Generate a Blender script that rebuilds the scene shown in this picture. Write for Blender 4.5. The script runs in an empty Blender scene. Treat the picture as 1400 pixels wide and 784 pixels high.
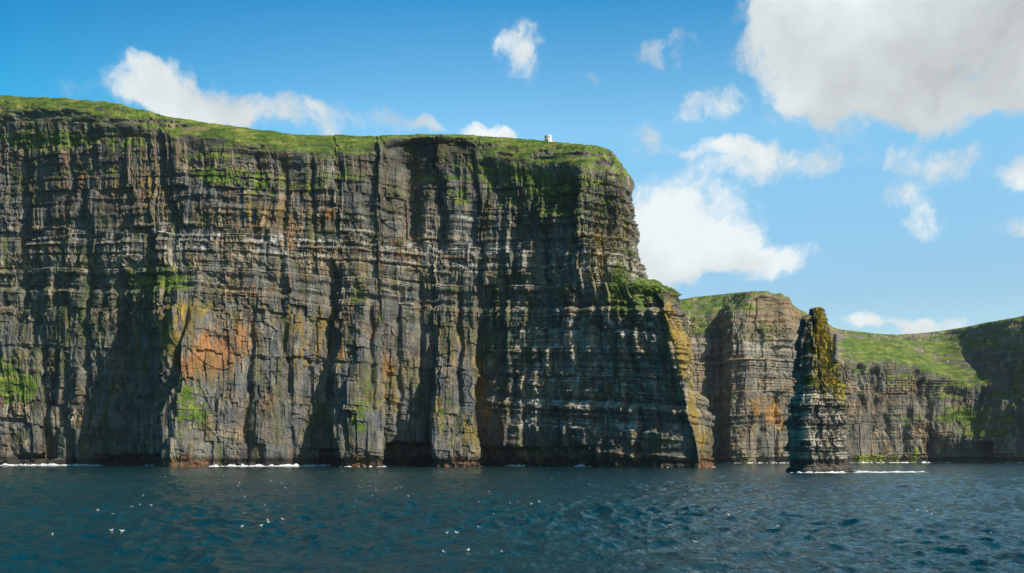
import bpy, math, random
import numpy as np
random.seed(5)
R = math.radians
SC = bpy.context.scene
COL = SC.collection

# ------------------------------------------------------------------ camera
CAM_Z = 5.5
F = 1361.1            # focal length in photo pixels (35 mm on 36 mm, 1400 px wide)
HOR = 627.0           # photo row of the horizon
cam_d = bpy.data.cameras.new("camera")
cam = bpy.data.objects.new("camera", cam_d)
COL.objects.link(cam)
cam.location = (0, 0, CAM_Z)
cam.rotation_euler = (R(90), 0, 0)
cam_d.lens = 35.0
cam_d.sensor_width = 36.0
cam_d.shift_y = (HOR - 392.0) / 1400.0
cam_d.clip_start = 0.5
cam_d.clip_end = 80000
SC.camera = cam

# ------------------------------------------------------------------ light
SUN_AZ = 124.0        # clockwise from the viewing direction (+Y)
SUN_EL = 38.0
sd = bpy.data.lights.new("sun", 'SUN')
sd.energy = 4.9
sd.angle = R(0.5)
sd.color = (1.0, 0.93, 0.80)
sun = bpy.data.objects.new("sun", sd)
COL.objects.link(sun)
sun.rotation_euler = (R(90 - SUN_EL), 0, R(180 - SUN_AZ))
SC.view_settings.view_transform = 'Standard'
SC.view_settings.look = 'None'
SC.view_settings.gamma = 1.0
SC.view_settings.exposure = 0.0
SC.view_settings.use_curve_mapping = False
SC.cycles.use_denoising = True
SC.cycles.max_bounces = 5
SC.cycles.diffuse_bounces = 2
SC.cycles.glossy_bounces = 3


class NT:
    """small helper that writes node trees"""
    def __init__(s, tree):
        s.t = tree
        s.t.nodes.clear()

    def n(s, typ, **kw):
        nd = s.t.nodes.new(typ)
        for k, v in kw.items():
            setattr(nd, k, v)
        return nd

    def put(s, sock, v):
        if v is None:
            return
        if isinstance(v, bpy.types.NodeSocket):
            s.t.links.new(v, sock)
        else:
            sock.default_value = v

    def m(s, op, a, b=None, c=None, clamp=False):
        nd = s.n('ShaderNodeMath', operation=op)
        nd.use_clamp = clamp
        s.put(nd.inputs[0], a)
        s.put(nd.inputs[1], b)
        s.put(nd.inputs[2], c)
        return nd.outputs[0]

    def mix(s, f, a, b, mode='MIX'):
        nd = s.n('ShaderNodeMix', data_type='RGBA', blend_type=mode)
        s.put(nd.inputs[0], f)
        s.put(nd.inputs[6], a)
        s.put(nd.inputs[7], b)
        return nd.outputs[2]

    def noise(s, vec, scale, detail=4, rough=0.5, dist=0.0, dim='3D'):
        nd = s.n('ShaderNodeTexNoise', noise_dimensions=dim)
        s.put(nd.inputs['Vector'], vec)
        nd.inputs['Scale'].default_value = scale
        nd.inputs['Detail'].default_value = detail
        nd.inputs['Roughness'].default_value = rough
        nd.inputs['Distortion'].default_value = dist
        return nd

    def smooth(s, v, lo, hi, a=0.0, b=1.0):
        nd = s.n('ShaderNodeMapRange', interpolation_type='SMOOTHSTEP')
        s.put(nd.inputs[0], v)
        nd.inputs[1].default_value = lo
        nd.inputs[2].default_value = hi
        nd.inputs[3].default_value = a
        nd.inputs[4].default_value = b
        return nd.outputs[0]

    def comb(s, x, y, z):
        nd = s.n('ShaderNodeCombineXYZ')
        s.put(nd.inputs[0], x)
        s.put(nd.inputs[1], y)
        s.put(nd.inputs[2], z)
        return nd.outputs[0]


# ------------------------------------------------------------------ world: sky and clouds
world = bpy.data.worlds.new("World")
SC.world = world
world.use_nodes = True
w = NT(world.node_tree)
sky = w.n('ShaderNodeTexSky', sky_type='NISHITA')
sky.sun_disc = False
sky.sun_elevation = R(SUN_EL)
sky.sun_rotation = R(SUN_AZ)
sky.altitude = 0
sky.air_density = 1.0
sky.dust_density = 0.6
sky.ozone_density = 2.0
SKY_STRENGTH = 0.12
hs = w.n('ShaderNodeHueSaturation')
hs.inputs['Saturation'].default_value = 1.2
w.put(hs.inputs['Color'], sky.outputs[0])

tc = w.n('ShaderNodeTexCoord')
sep = w.n('ShaderNodeSeparateXYZ')
w.put(sep.inputs[0], tc.outputs['Generated'])
az = w.m('ARCTAN2', sep.outputs[0], sep.outputs[1])
el = w.m('ARCSINE', sep.outputs[2])


# grade of the clear air by height above the horizon: pale and bright low down, deep azure higher
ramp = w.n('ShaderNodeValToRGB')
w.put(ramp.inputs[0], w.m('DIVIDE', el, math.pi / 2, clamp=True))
G_ = [(0, (1.55, 1.50, 1.28)), (9, (1.42, 1.42, 1.32)), (18, (2.0, 2.25, 1.85)), (25, (0.40, 1.50, 1.58)), (40, (0.44, 0.70, 0.76)), (90, (0.32, 0.52, 0.58))]  # overhead gains lowered to weaken the fill on shaded rock
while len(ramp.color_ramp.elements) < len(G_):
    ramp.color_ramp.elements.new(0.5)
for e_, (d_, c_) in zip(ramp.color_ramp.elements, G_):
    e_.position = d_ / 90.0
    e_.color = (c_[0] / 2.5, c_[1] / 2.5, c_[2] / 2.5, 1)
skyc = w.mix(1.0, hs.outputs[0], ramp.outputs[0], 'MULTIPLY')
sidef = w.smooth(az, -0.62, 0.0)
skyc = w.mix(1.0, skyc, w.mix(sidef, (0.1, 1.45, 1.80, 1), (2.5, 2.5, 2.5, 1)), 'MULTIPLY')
skyc = w.mix(w.smooth(w.m('ABSOLUTE', az), 1.0, 1.9), skyc, w.mix(1.0, skyc, (0.64, 0.63, 0.64, 1), 'MULTIPLY'))  # unseen sky behind the camera dimmed to deepen shade on the cliffs


def ang(px, py):
    x = (px - 700) / F
    z = (HOR - py) / F
    return math.atan2(x, 1), math.atan2(z, math.hypot(x, 1))


# (px, py, half width, half height, brightness, opacity)
CLOUDS = [
    (1215, 45, 225, 140, 0.84, 1.25), (1340, 20, 240, 150, 0.76, 1.25), (1115, 30, 100, 110, 1.0, 1.0),
    (1140, 140, 90, 42, 0.92, 0.7), (1260, 140, 150, 42, 0.70, 0.9), (1420, 115, 90, 45, 0.74, 0.9),
    (970, 148, 66, 30, 0.88, 0.72), (1045, 220, 120, 30, 0.86, 0.80), (960, 205, 60, 16, 0.85, 0.45), (875, 195, 46, 34, 0.80, 0.42),
    (905, 68, 56, 30, 0.85, 0.50), (700, 62, 44, 46, 0.9, 0.62), (925, 312, 118, 70, 1.04, 1.35), (985, 335, 70, 36, 1.02, 0.8),
    (900, 350, 90, 60, 1.0, 1.2), (1050, 355, 85, 30, 0.95, 1.0), (1262, 285, 48, 44, 0.90, 0.72), (1228, 258, 34, 22, 0.88, 0.5),
    (1235, 215, 70, 22, 0.86, 0.45), (1392, 238, 50, 26, 0.86, 0.7), (1300, 225, 50, 26, 0.85, 0.5), (225, 128, 90, 48, 0.92, 1.1),
    (310, 160, 90, 34, 0.90, 1.0), (205, 95, 40, 20, 0.85, 0.5), (425, 166, 60, 34, 0.82, 0.80),
    (520, 172, 50, 22, 0.82, 0.42), (585, 182, 40, 11, 0.9, 0.8), (684, 180, 48, 16, 0.92, 1.0),
    (1180, 446, 36, 15, 0.95, 1.1), (1245, 446, 34, 19, 0.95, 1.1), (1292, 440, 44, 20, 0.92, 1.0),
    (1345, 440, 20, 9, 0.85, 0.6), (800, 100, 30, 14, 0.8, 0.30), (95, 122, 30, 18, 0.8, 0.25),
    (1400, 305, 60, 18, 0.8, 0.35),
    # clouds of the rest of the sky, outside this view
    (-500, -200, 260, 130, 0.85, 0.9), (2100, 150, 300, 120, 0.85, 0.9), (2500, -500, 420, 160, 0.8, 0.9),
    (500, -900, 330, 220, 0.8, 0.9),
]
# warp the direction a little so that outlines billow
dirv = w.comb(az, el, 0.0)
wn = w.noise(dirv, 9.0, 5, 0.62, dim='2D')
wv = w.n('ShaderNodeVectorMath', operation='SUBTRACT')
w.put(wv.inputs[0], wn.outputs['Color'])
wv.inputs[1].default_value = (0.5, 0.5, 0.5)
ws = w.n('ShaderNodeVectorMath', operation='SCALE')
w.put(ws.inputs[0], wv.outputs[0])
ws.inputs['Scale'].default_value = 0.055
wa = w.n('ShaderNodeVectorMath', operation='ADD')
w.put(wa.inputs[0], dirv)
w.put(wa.inputs[1], ws.outputs[0])
dens = None
bri = None
for (px, py, rx, ry, b, op) in CLOUDS:
    a0, e0 = ang(px, py)
    c1, _ = ang(px + 5, py)
    _, e1 = ang(px, py - 5)
    sx = rx * abs(c1 - a0) / 5
    sy = ry * abs(e1 - e0) / 5
    sb = w.n('ShaderNodeVectorMath', operation='SUBTRACT')
    w.put(sb.inputs[0], wa.outputs[0])
    sb.inputs[1].default_value = (a0, e0, 0)
    ml = w.n('ShaderNodeVectorMath', operation='MULTIPLY')
    w.put(ml.inputs[0], sb.outputs[0])
    ml.inputs[1].default_value = (1 / sx, 1 / sy, 0)
    ln = w.n('ShaderNodeVectorMath', operation='LENGTH')
    w.put(ln.inputs[0], ml.outputs[0])
    d = w.smooth(ln.outputs['Value'], 1.30, 0.15, 0.0, op)
    db = w.m('MULTIPLY', d, b)
    dens = d if dens is None else w.m('ADD', dens, d)
    bri = db if bri is None else w.m('ADD', bri, db)
bavg = w.m('DIVIDE', bri, w.m('MAXIMUM', dens, 0.001))
dens = w.m('MINIMUM', dens, 1.35)
fn = w.noise(wa.outputs[0], 16.0, 8, 0.62, 0.0, dim='2D')
fn2 = w.noise(wa.outputs[0], 60.0, 6, 0.62, 0.1, dim='2D')
f = w.m('ADD', w.m('MULTIPLY', w.m('SUBTRACT', fn.outputs[0], 0.5), 2.1),
        w.m('MULTIPLY', w.m('SUBTRACT', fn2.outputs[0], 0.5), 0.9))
cov = w.m('ADD', dens, w.m('MULTIPLY', f, w.smooth(dens, 0.0, 0.35)))
alpha = w.smooth(cov, 0.10, 1.10)
fn3 = w.noise(wa.outputs[0], 7.0, 5, 0.55, dim='2D')
shade = w.m('ADD', bavg, w.m('MULTIPLY', w.m('SUBTRACT', fn3.outputs[0], 0.5), 0.85))
shade = w.m('MULTIPLY', w.m('MINIMUM', shade, 1.02), 0.93 / SKY_STRENGTH)
ccol = w.mix(1.0, (0.92, 0.985, 1.0, 1), w.comb(shade, shade, shade), 'MULTIPLY')
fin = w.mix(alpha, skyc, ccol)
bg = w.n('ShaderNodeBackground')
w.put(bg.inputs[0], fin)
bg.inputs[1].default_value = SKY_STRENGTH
wo = w.n('ShaderNodeOutputWorld')
w.put(wo.inputs[0], bg.outputs[0])


# ------------------------------------------------------------------ numpy noise
def _h(ix, iy, seed):
    ix = ix.astype(np.int64).astype(np.uint32)
    iy = iy.astype(np.int64).astype(np.uint32)
    h = ix * np.uint32(374761393) + iy * np.uint32(668265263) + np.uint32((seed * 2246822519 + 97) & 0xffffffff)
    h = (h ^ (h >> np.uint32(13))) * np.uint32(1274126177)
    h = h ^ (h >> np.uint32(16))
    h = h * np.uint32(2654435761)
    return h ^ (h >> np.uint32(15))


def hash01(ix, iy, seed=0):
    return (_h(ix, iy, seed) >> np.uint32(8)).astype(np.float32) / np.float32(16777216)


def perlin(x, y, seed=0):
    x = np.asarray(x, np.float32)
    y = np.asarray(y, np.float32)
    x, y = np.broadcast_arrays(x, y)
    xi = np.floor(x)
    yi = np.floor(y)
    xf = x - xi
    yf = y - yi
    u = xf * xf * xf * (xf * (xf * 6 - 15) + 10)
    v = yf * yf * yf * (yf * (yf * 6 - 15) + 10)
    def g(dx, dy):
        a = hash01(xi + dx, yi + dy, seed) * np.float32(6.2831853)
        return np.cos(a) * (xf - dx) + np.sin(a) * (yf - dy)
    a = g(0, 0) * (1 - u) + g(1, 0) * u
    b = g(0, 1) * (1 - u) + g(1, 1) * u
    return (a * (1 - v) + b * v) * 1.5


def fbm(x, y, seed=0, octs=4, gain=0.5):
    s = 0
    a = 1.0
    t = 0
    for i in range(octs):
        s = s + a * perlin(x * 2 ** i, y * 2 ** i, seed + 17 * i)
        t += a
        a *= gain
    return s / t * 1.3


def sst(a, b, x):
    t = np.clip((x - a) / (b - a), 0, 1)
    return t * t * (3 - 2 * t)


def blocks(u, z, wd, ht, seed):
    """jointed rock: columns of uneven width cut into blocks; one random value in -1..1 each"""
    ux = u / wd + 0.9 * perlin(u / wd * 0.45, z * 0 + 0.3, seed + 5)
    ci = np.floor(ux)
    r1 = hash01(ci, ci * 0, seed)
    r2 = hash01(ci, ci * 0 + 1, seed)
    zz = z / ht * (0.6 + 0.8 * r1) + 7 * r2
    rj = np.floor(zz)
    return hash01(ci, rj, seed + 1) * 2 - 1


def cells(u, z, wd, ht, seed):
    """voronoi: returns a random value per cell and the distance to its edge"""
    x = u / wd
    y = z / ht
    xi = np.floor(x)
    yi = np.floor(y)
    d1 = np.full(x.shape, 9.0, np.float32)
    d2 = np.full(x.shape, 9.0, np.float32)
    val = np.zeros(x.shape, np.float32)
    for dx in (-1, 0, 1):
        for dy in (-1, 0, 1):
            cx = xi + dx
            cy = yi + dy
            px = cx + hash01(cx, cy, seed)
            py = cy + hash01(cx, cy, seed + 1)
            d = np.abs(px - x) ** 1.6 + np.abs(py - y) ** 1.6
            v = hash01(cx, cy, seed + 2)
            nearer = d < d1
            d2 = np.where(nearer, d1, np.minimum(d2, d))
            val = np.where(nearer, v, val)
            d1 = np.where(nearer, d, d1)
    return val * 2 - 1, d2 - d1


def beds(z, th, seed, soft=0.12):
    """horizontal strata: random protrusion per bed of uneven thickness, -1..1"""
    t = z / th + 0.8 * perlin(z / th * 0.37, z * 0 + 0.7, seed + 3)
    i = np.floor(t)
    fr = t - i
    a = hash01(i, i * 0, seed) * 2 - 1
    b = hash01(i + 1, i * 0, seed) * 2 - 1
    return a + (b - a) * sst(1 - soft, 1, fr)


def pchip(t, y, q):
    """monotone cubic through knots t with values y (n, ...) at q"""
    t = np.asarray(t, float)
    h = np.diff(t)
    sh = (-1,) + (1,) * (y.ndim - 1)
    d = np.diff(y, axis=0) / h.reshape(sh)
    m = np.zeros_like(y)
    w1 = (2 * h[1:] + h[:-1]).reshape(sh)
    w2 = (h[1:] + 2 * h[:-1]).reshape(sh)
    same = d[:-1] * d[1:] > 0
    with np.errstate(all='ignore'):
        hm = (w1 + w2) / (w1 / d[:-1] + w2 / d[1:])
    m[1:-1] = np.where(same, hm, 0)
    m[0] = d[0]
    m[-1] = d[-1]
    k = np.clip(np.searchsorted(t, q, side='right') - 1, 0, len(t) - 2)
    hh = h[k].reshape(sh)
    s = ((q - t[k]) / h[k]).reshape(sh)
    y0, y1, m0, m1 = y[k], y[k + 1], m[k], m[k + 1]
    return ((1 + 2 * s) * (1 - s) ** 2 * y0 + s * (1 - s) ** 2 * hh * m0
            + s * s * (3 - 2 * s) * y1 + s * s * (s - 1) * hh * m1)


def P(px, py, Y):
    return ((px - 700) / F * Y, Y, CAM_Z + (HOR - py) / F * Y)


def project(p):
    return 700 + p[..., 0] / p[..., 1] * F, HOR - (p[..., 2] - CAM_Z) / p[..., 1] * F


def grid_normals(p, wrap=False):
    if wrap:
        du = np.roll(p, -1, 0) - np.roll(p, 1, 0)
    else:
        du = np.gradient(p, axis=0)
    dv = np.gradient(p, axis=1)
    n = np.cross(du, dv)
    return n / np.maximum(np.linalg.norm(n, axis=-1, keepdims=True), 1e-9)


def blur(a, k, ax, wrap=False):
    """box blur of radius k along an axis"""
    if wrap:
        s = 0
        for i in range(-k, k + 1):
            s = s + np.roll(a, i, ax)
        return s / (2 * k + 1)
    pad = [(0, 0)] * a.ndim
    pad[ax] = (k + 1, k)
    c = np.cumsum(np.pad(a, pad, mode='edge').astype(np.float64), axis=ax)
    n = a.shape[ax]
    hi = np.take(c, range(2 * k + 1, 2 * k + 1 + n), axis=ax)
    lo = np.take(c, range(0, n), axis=ax)
    return (hi - lo) / (2 * k + 1)


def mesh_grid(name, p, mat, col=None, wrap=False, smooth=False, cap=False, parent=None):
    nu, nv = p.shape[:2]
    idx = np.arange(nu * nv).reshape(nu, nv)
    if wrap:
        nxt = np.roll(idx, -1, 0)
        a, b = idx, nxt
    else:
        a, b = idx[:-1], idx[1:]
    q = np.stack([a[:, :-1], b[:, :-1], b[:, 1:], a[:, 1:]], -1).reshape(-1, 4)
    verts = p.reshape(-1, 3).astype(np.float32)
    me = bpy.data.meshes.new(name)
    nf = len(q)
    me.vertices.add(len(verts))
    me.vertices.foreach_set('co', verts.ravel())
    me.loops.add(nf * 4)
    me.loops.foreach_set('vertex_index', q.ravel().astype(np.int32))
    me.polygons.add(nf)
    me.polygons.foreach_set('loop_start', (np.arange(nf) * 4).astype(np.int32))
    if smooth:
        me.polygons.foreach_set('use_smooth', np.ones(nf, bool))
    else:
        me.polygons.foreach_set('use_smooth', np.zeros(nf, bool))
    me.update(calc_edges=True)
    if col is not None:
        at = me.color_attributes.new('albedo', 'FLOAT_COLOR', 'POINT')
        c4 = np.ones((len(verts), 4), np.float32)
        c4[:, :3] = col.reshape(-1, 3)
        at.data.foreach_set('color', c4.ravel())
    me.materials.append(mat)
    o = bpy.data.objects.new(name, me)
    COL.objects.link(o)
    if parent:
        o.parent = parent
    return o


def tag(o, label=None, cat=None, group=None, kind=None):
    if label:
        o['label'] = label
    if cat:
        o['category'] = cat
    if group:
        o['group'] = group
    if kind:
        o['kind'] = kind


# ------------------------------------------------------------------ materials
def rock_material(name, fine=1.0):
    m = bpy.data.materials.new(name)
    m.use_nodes = True
    t = NT(m.node_tree)
    at = t.n('ShaderNodeAttribute', attribute_name='albedo')
    g = t.n('ShaderNodeNewGeometry')
    n1 = t.noise(g.outputs['Position'], 0.9 * fine, 5, 0.65)
    n2 = t.noise(g.outputs['Position'], 0.12 * fine, 4, 0.6)
    k = t.m('ADD', t.smooth(n1.outputs[0], 0.25, 0.75, 0.50, 1.42), t.smooth(n2.outputs[0], 0.3, 0.7, -0.15, 0.15))
    c = t.mix(1.0, at.outputs['Color'], t.comb(k, k, k), 'MULTIPLY')
    b = t.n('ShaderNodeBump')
    b.inputs['Strength'].default_value = 0.55
    b.inputs['Distance'].default_value = 0.8
    n3 = t.noise(g.outputs['Position'], 0.8 * fine, 6, 0.7)
    t.put(b.inputs['Height'], n3.outputs[0])
    p = t.n('ShaderNodeBsdfPrincipled')
    t.put(p.inputs['Base Color'], c)
    p.inputs['Roughness'].default_value = 0.85
    p.inputs['Specular IOR Level'].default_value = 0.25
    t.put(p.inputs['Normal'], b.outputs[0])
    o = t.n('ShaderNodeOutputMaterial')
    t.put(o.inputs[0], p.outputs[0])
    return m


def plain_material(name, col, rough=0.7, var=0.15, scale=3.0):
    m = bpy.data.materials.new(name)
    m.use_nodes = True
    t = NT(m.node_tree)
    tc_ = t.n('ShaderNodeTexCoord')
    n1 = t.noise(tc_.outputs['Object'], scale, 4, 0.6)
    k = t.smooth(n1.outputs[0], 0.25, 0.75, 1 - var, 1 + var)
    c = t.mix(1.0, (*col, 1), t.comb(k, k, k), 'MULTIPLY')
    p = t.n('ShaderNodeBsdfPrincipled')
    t.put(p.inputs['Base Color'], c)
    p.inputs['Roughness'].default_value = rough
    o = t.n('ShaderNodeOutputMaterial')
    t.put(o.inputs[0], p.outputs[0])
    return m


ROCK = rock_material('weathered_rock')

# ------------------------------------------------------------------ cliffs
DIP = 0.085     # the beds dip gently to the right


def patch(px, py, spots):
    s = np.zeros(px.shape, np.float32)
    for (cx, cy, rx, ry, k) in spots:
        d = ((px - cx) / rx) ** 2 + ((py - cy) / ry) ** 2
        s = np.maximum(s, k * np.exp(-d * 0.9))
    return s


def resample(ctrl, nu, nv, lev_rows, dens_w=None, lev_w=None):
    """ctrl (S, L, 3) -> smooth loft (nu, nv, 3), with u in metres, and level parameter v"""
    S, L = ctrl.shape[:2]
    seg = np.linalg.norm(np.diff(ctrl, axis=0), axis=-1)[:, lev_rows].mean(1)
    ts = np.r_[0, np.cumsum(seg)]
    wd = np.ones(S - 1) if dens_w is None else np.asarray(dens_w, float)
    cw = np.r_[0, np.cumsum(seg * wd)]
    qs = np.interp(np.linspace(0, cw[-1], nu), cw, ts)
    a = pchip(ts, ctrl, qs)
    segl = np.median(np.linalg.norm(np.diff(a, axis=1), axis=-1), axis=0)
    tl = np.r_[0, np.cumsum(segl)]
    wl = np.ones(L - 1) if lev_w is None else np.asarray(lev_w, float)
    cl = np.r_[0, np.cumsum(segl * wl)]
    ql = np.interp(np.linspace(0, cl[-1], nv), cl, tl)
    b = pchip(tl, np.swapaxes(a, 0, 1), ql)
    p = np.swapaxes(b, 0, 1)
    lev = np.interp(ql, tl, np.arange(L))
    return p, qs, lev


def rock_relief(u, zs, px, py, bedw, seed, big=1.0, fine=1.0):
    """relief of a jointed, bedded sandstone and shale face, metres outwards"""
    uu = u + 2.2 * perlin(u / 24, zs / 60, seed + 40) + 0.5 * perlin(u / 5, zs / 12, seed + 41)
    zz = zs + 1.3 * perlin(u / 70, zs / 60, seed + 42) + 0.2 * perlin(u / 9, zs / 9, seed + 43)
    # joints run through one tier of beds only, then shift
    tier = np.floor((zz + 2 * perlin(u / 50, zs * 0, seed + 44)) / 31.0)
    tier2 = np.floor(zz / 11.3 + 0.4)
    uj = uu + 60 * hash01(tier, tier * 0, seed + 45)
    uk = uu + 37 * hash01(tier2, tier2 * 0, seed + 46)
    mass = 1 - np.clip(bedw, 0, 1)
    busy = 0.30 + 1.1 * sst(-0.35, 0.35, perlin(u / 38, zs / 26, seed + 50) + 0.5 * perlin(u / 13, zs / 12, seed + 51) + 0.45 * (bedw - 0.5))
    fine = fine * busy
    D = big * 3.6 * (0.5 - np.abs(perlin(uu / 48, zs / 220 + tier * 0.10, seed))) * 1.2
    D += big * 1.2 * fbm(uj / 19, zs / 90, seed + 1, 2)
    D += 1.7 * blocks(uj, zz, 13.0, 60, seed + 5)
    cv, ce = cells(uj, zz, 8, 30, seed + 2)
    D += 0.55 * cv
    D += (0.45 + 0.75 * mass) * blocks(uj, zz, 6.0, 24, seed + 6)
    D += (0.45 + 0.25 * mass) * blocks(uk, zz, 3.2, 8, seed + 8) * fine
    D += 0.30 * blocks(uk + 9, zz, 1.6, 2.6, seed + 10) * fine
    # beds: each ledge top weathers back, its lip stays sharp
    amp = (0.12 + 1.0 * bedw) * (0.45 + 0.55 * busy) * (0.75 + 0.7 * perlin(u / 20, zs / 16, seed + 12))
    D += amp * (1.25 * beds(zz, 6.5, seed + 13, 0.3) + 1.0 * beds(zz, 2.6, seed + 14, 0.35) + 0.55 * beds(zz, 1.15, seed + 16, 0.35)) * 0.95
    # fallen slabs leave shallow scars
    sc_ = perlin(uj / 15, zz / 11, seed + 17)
    D -= 0.9 * sst(0.30, 0.36, sc_)
    D += 0.30 * fbm(u / 2.2, zs / 2.2, seed + 15, 3) * fine
    return D, cv, zz, uj, tier


def rock_colour(u, zs, px, py, D, cv, zz, uj, bedw, seed):
    """albedo of the rock itself"""
    c_gray = np.array([0.158, 0.155, 0.138])
    c_brown = np.array([0.215, 0.150, 0.092])
    c_tan = np.array([0.380, 0.310, 0.205])
    c_dark = np.array([0.040, 0.040, 0.044])
    def L(a, b, t):
        return a + (b - a) * t[..., None]
    n1 = fbm(uj / 14, zs / 40, seed + 30, 4)
    n2 = fbm(uj / 4.0, zs / 16, seed + 31, 4)
    n3 = beds(zz, 3.4, seed + 32, 0.3)
    n4 = fbm(uj / 1.7, zs / 12, seed + 33, 3)
    c = np.broadcast_to(c_gray, px.shape + (3,)).copy()
    bk = blocks(uj, zz, 6.0, 24, seed + 6)
    bk2 = blocks(uj, zz, 13.0, 60, seed + 5)
    c = L(c, c_brown, 0.9 * sst(-0.15, 0.45, n1 + 0.25 * n3 + 0.2 * bk2))
    c = L(c, c_tan, sst(0.10, 0.60, n2 + 0.35 * n3 * bedw + 0.25 * bk) * 0.85)
    c = L(c, c_dark, sst(0.15, 0.55, fbm(uj / 7, zs / 26, seed + 34, 4) + 0.35 * n4) * 0.8)
    busy = sst(-0.35, 0.35, perlin(u / 38, zs / 26, seed + 50) + 0.5 * perlin(u / 13, zs / 12, seed + 51) + 0.45 * (bedw - 0.5))
    c = L(c, c_gray, (0.5 * (1 - busy)))
    c = c * (1.0 + (0.25 + 0.3 * busy) * n4 + 0.16 * n3 + 0.12 * bk)[..., None]
    return c, L, n1, n2, n4


def paint_grass(c, L, g, px, py, u, zs, seed):
    ga = np.array([0.130, 0.190, 0.028])
    gb = np.array([0.275, 0.270, 0.062])
    gd = np.array([0.050, 0.095, 0.016])
    gc = np.broadcast_to(ga, c.shape).copy()
    n = fbm(u / 18, zs / 7, seed + 60, 4)
    n2 = fbm(u / 3, zs / 2, seed + 61, 3)
    gc = L(gc, gb, 0.85 * sst(0.0, 0.6, n))
    gc = L(gc, gd, sst(0.0, 0.5, -n + 0.5 * n2) * 0.8)
    gc = gc * (1 + 0.35 * n2[..., None])
    return L(c, gc, g)


# ---- the near cliff --------------------------------------------------------
def yat(Ys, pys, py):
    return float(np.interp(-py, [-a for a in pys], Ys))


near = []
# px, Y at waterline, py565, py435, py330, edge, rim ; py of edge, py of rim
GEN = [
    (-420, 880, 884, 888, 892, 900, 940, 156, 118),
    (-200, 840, 844, 848, 853, 861, 901, 162, 124),
    (-60, 800, 806, 812, 817, 827, 867, 168, 128),
    (0, 764, 776, 796, 804, 814, 854, 171, 131),
    (46, 758, 766, 786, 792, 800, 839, 173, 134.5),
    (60, 770, 772, 778, 784, 792, 829, 174, 135.5),
    (110, 756, 758, 762, 766, 774, 811, 177, 139),
    (170, 740, 742, 744, 748, 755, 790, 181, 145.6),
    (212, 700, 706, 717, 736, 748, 786, 188, 156),
    (232, 664, 674, 698, 728, 742, 780, 193, 160.5),
    (246, 656, 668, 690, 722, 740, 777, 196, 162.5),
    (300, 672, 678, 695, 713, 728, 766, 204, 171),
    (345, 678, 682, 696, 710, 722, 758, 209, 177),
    (400, 684, 687, 696, 708, 718, 752, 217, 184),
    (440, 692, 693, 698, 706, 715, 748, 221, 186),
    (456, 694, 693, 699, 706, 714, 746, 222, 185.3),
    (463, 652, 666, 696, 704, 712, 745, 222, 185),
    (490, 644, 658, 692, 702, 710, 742, 219, 187),
    (515, 646, 660, 692, 702, 710, 740, 208, 188.5),
    (521, 693, 688, 694, 702, 709, 732, 202, 187),
    (560, 690, 689, 696, 706, 716, 724, 193, 184.2),
    (590, 688, 688, 696, 704, 710, 720, 192, 184),
    (598, 644, 662, 692, 702, 708, 718, 192, 184),
    (625, 642, 660, 690, 698, 706, 716, 193, 184.2),
    (650, 644, 660, 688, 694, 702, 720, 212, 186),
    (657, 684, 682, 685, 692, 702, 724, 222, 186.5),
    (700, 668, 668, 672, 680, 690, 722, 232, 189.5),
    (750, 654, 655, 658, 664, 676, 715, 236, 194.5),
]
for (px, y1, y2, y3, y4, ye, yr, pe, pr) in GEN:
    pys = [640, 565, 435, 330, pe, pr]
    Ys = [y1, y2, y3, y4, ye, yr]
    row = [(*P(px, HOR, y1)[:2], -8.0), (*P(px, HOR, y1)[:2], 3.0)]
    for py in (582, 530, 435, 402, 374, 330):
        row.append(P(px, py, yat(Ys, pys, py)))
    row.append(P(px, pe, ye))
    row.append(P(px, pr, yr))
    rx, ry, rz = row[-1]
    row.append((rx, ry + 60, rz + 3))
    row.append((rx * 1.3, ry + 500, rz - 6))
    near.append(row)


def special(base, lv, back=(-10, 60)):
    row = [(*P(base[0], HOR, base[1])[:2], -8.0), (*P(base[0], HOR, base[1])[:2], 3.0)]
    for t in lv:
        row.append(P(*t))
    rx, ry, rz = row[-1]
    row.append((rx + back[0], ry + back[1], rz + 2))
    row.append((rx + back[0] * 6, ry + back[1] * 7, rz - 6))
    near.append(row)


special((800, 640), [(800, 582, 641), (800, 530, 642), (799, 435, 643), (798, 402, 644), (797, 374, 645), (797, 330, 647), (797, 243, 656), (795, 199.3, 692)])
special((850, 625), [(849, 582, 627), (847, 530, 629), (843, 438, 632), (838, 402, 636), (828, 372, 644), (824, 330, 650), (826, 244, 660), (811, 201, 696)], (-12, 60))
special((903, 610), [(899, 575, 613), (894, 526, 616), (882, 436, 621), (868, 402, 631), (850, 375, 648), (849, 330, 655), (847, 250, 664), (822, 203, 698)], (-25, 55))
special((949, 599), [(938, 568, 603), (929, 522, 606), (907, 432, 613), (893, 396, 628), (864, 377, 654), (863, 332, 660), (859, 260, 669), (830, 209.5, 699)], (-40, 45))
special((954, 594), [(941, 565, 599), (933, 520, 603), (911, 430, 610), (897, 397, 627), (866, 377.5, 655), (866, 332, 661), (861, 261, 670), (832, 210, 700)], (-40, 45))
special((966, 602), [(960, 560, 608), (942, 520, 612), (926, 430, 619), (908, 398.5, 632), (872, 378, 666), (870, 332, 672), (866, 266, 680), (838, 221, 708)], (-50, 30))
special((974, 620), [(969, 553, 624), (948, 528, 630), (938, 446, 640), (917, 401, 652), (874, 379, 690), (872, 332, 698), (868, 267, 708), (838.5, 223, 728)], (-50, 25))
special((966, 690), [(962, 572, 692), (946, 532, 696), (930, 440, 706), (908, 402, 716), (868, 382, 760), (866, 340, 765), (860, 280, 775), (832, 240, 790)], (-50, 20))
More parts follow.
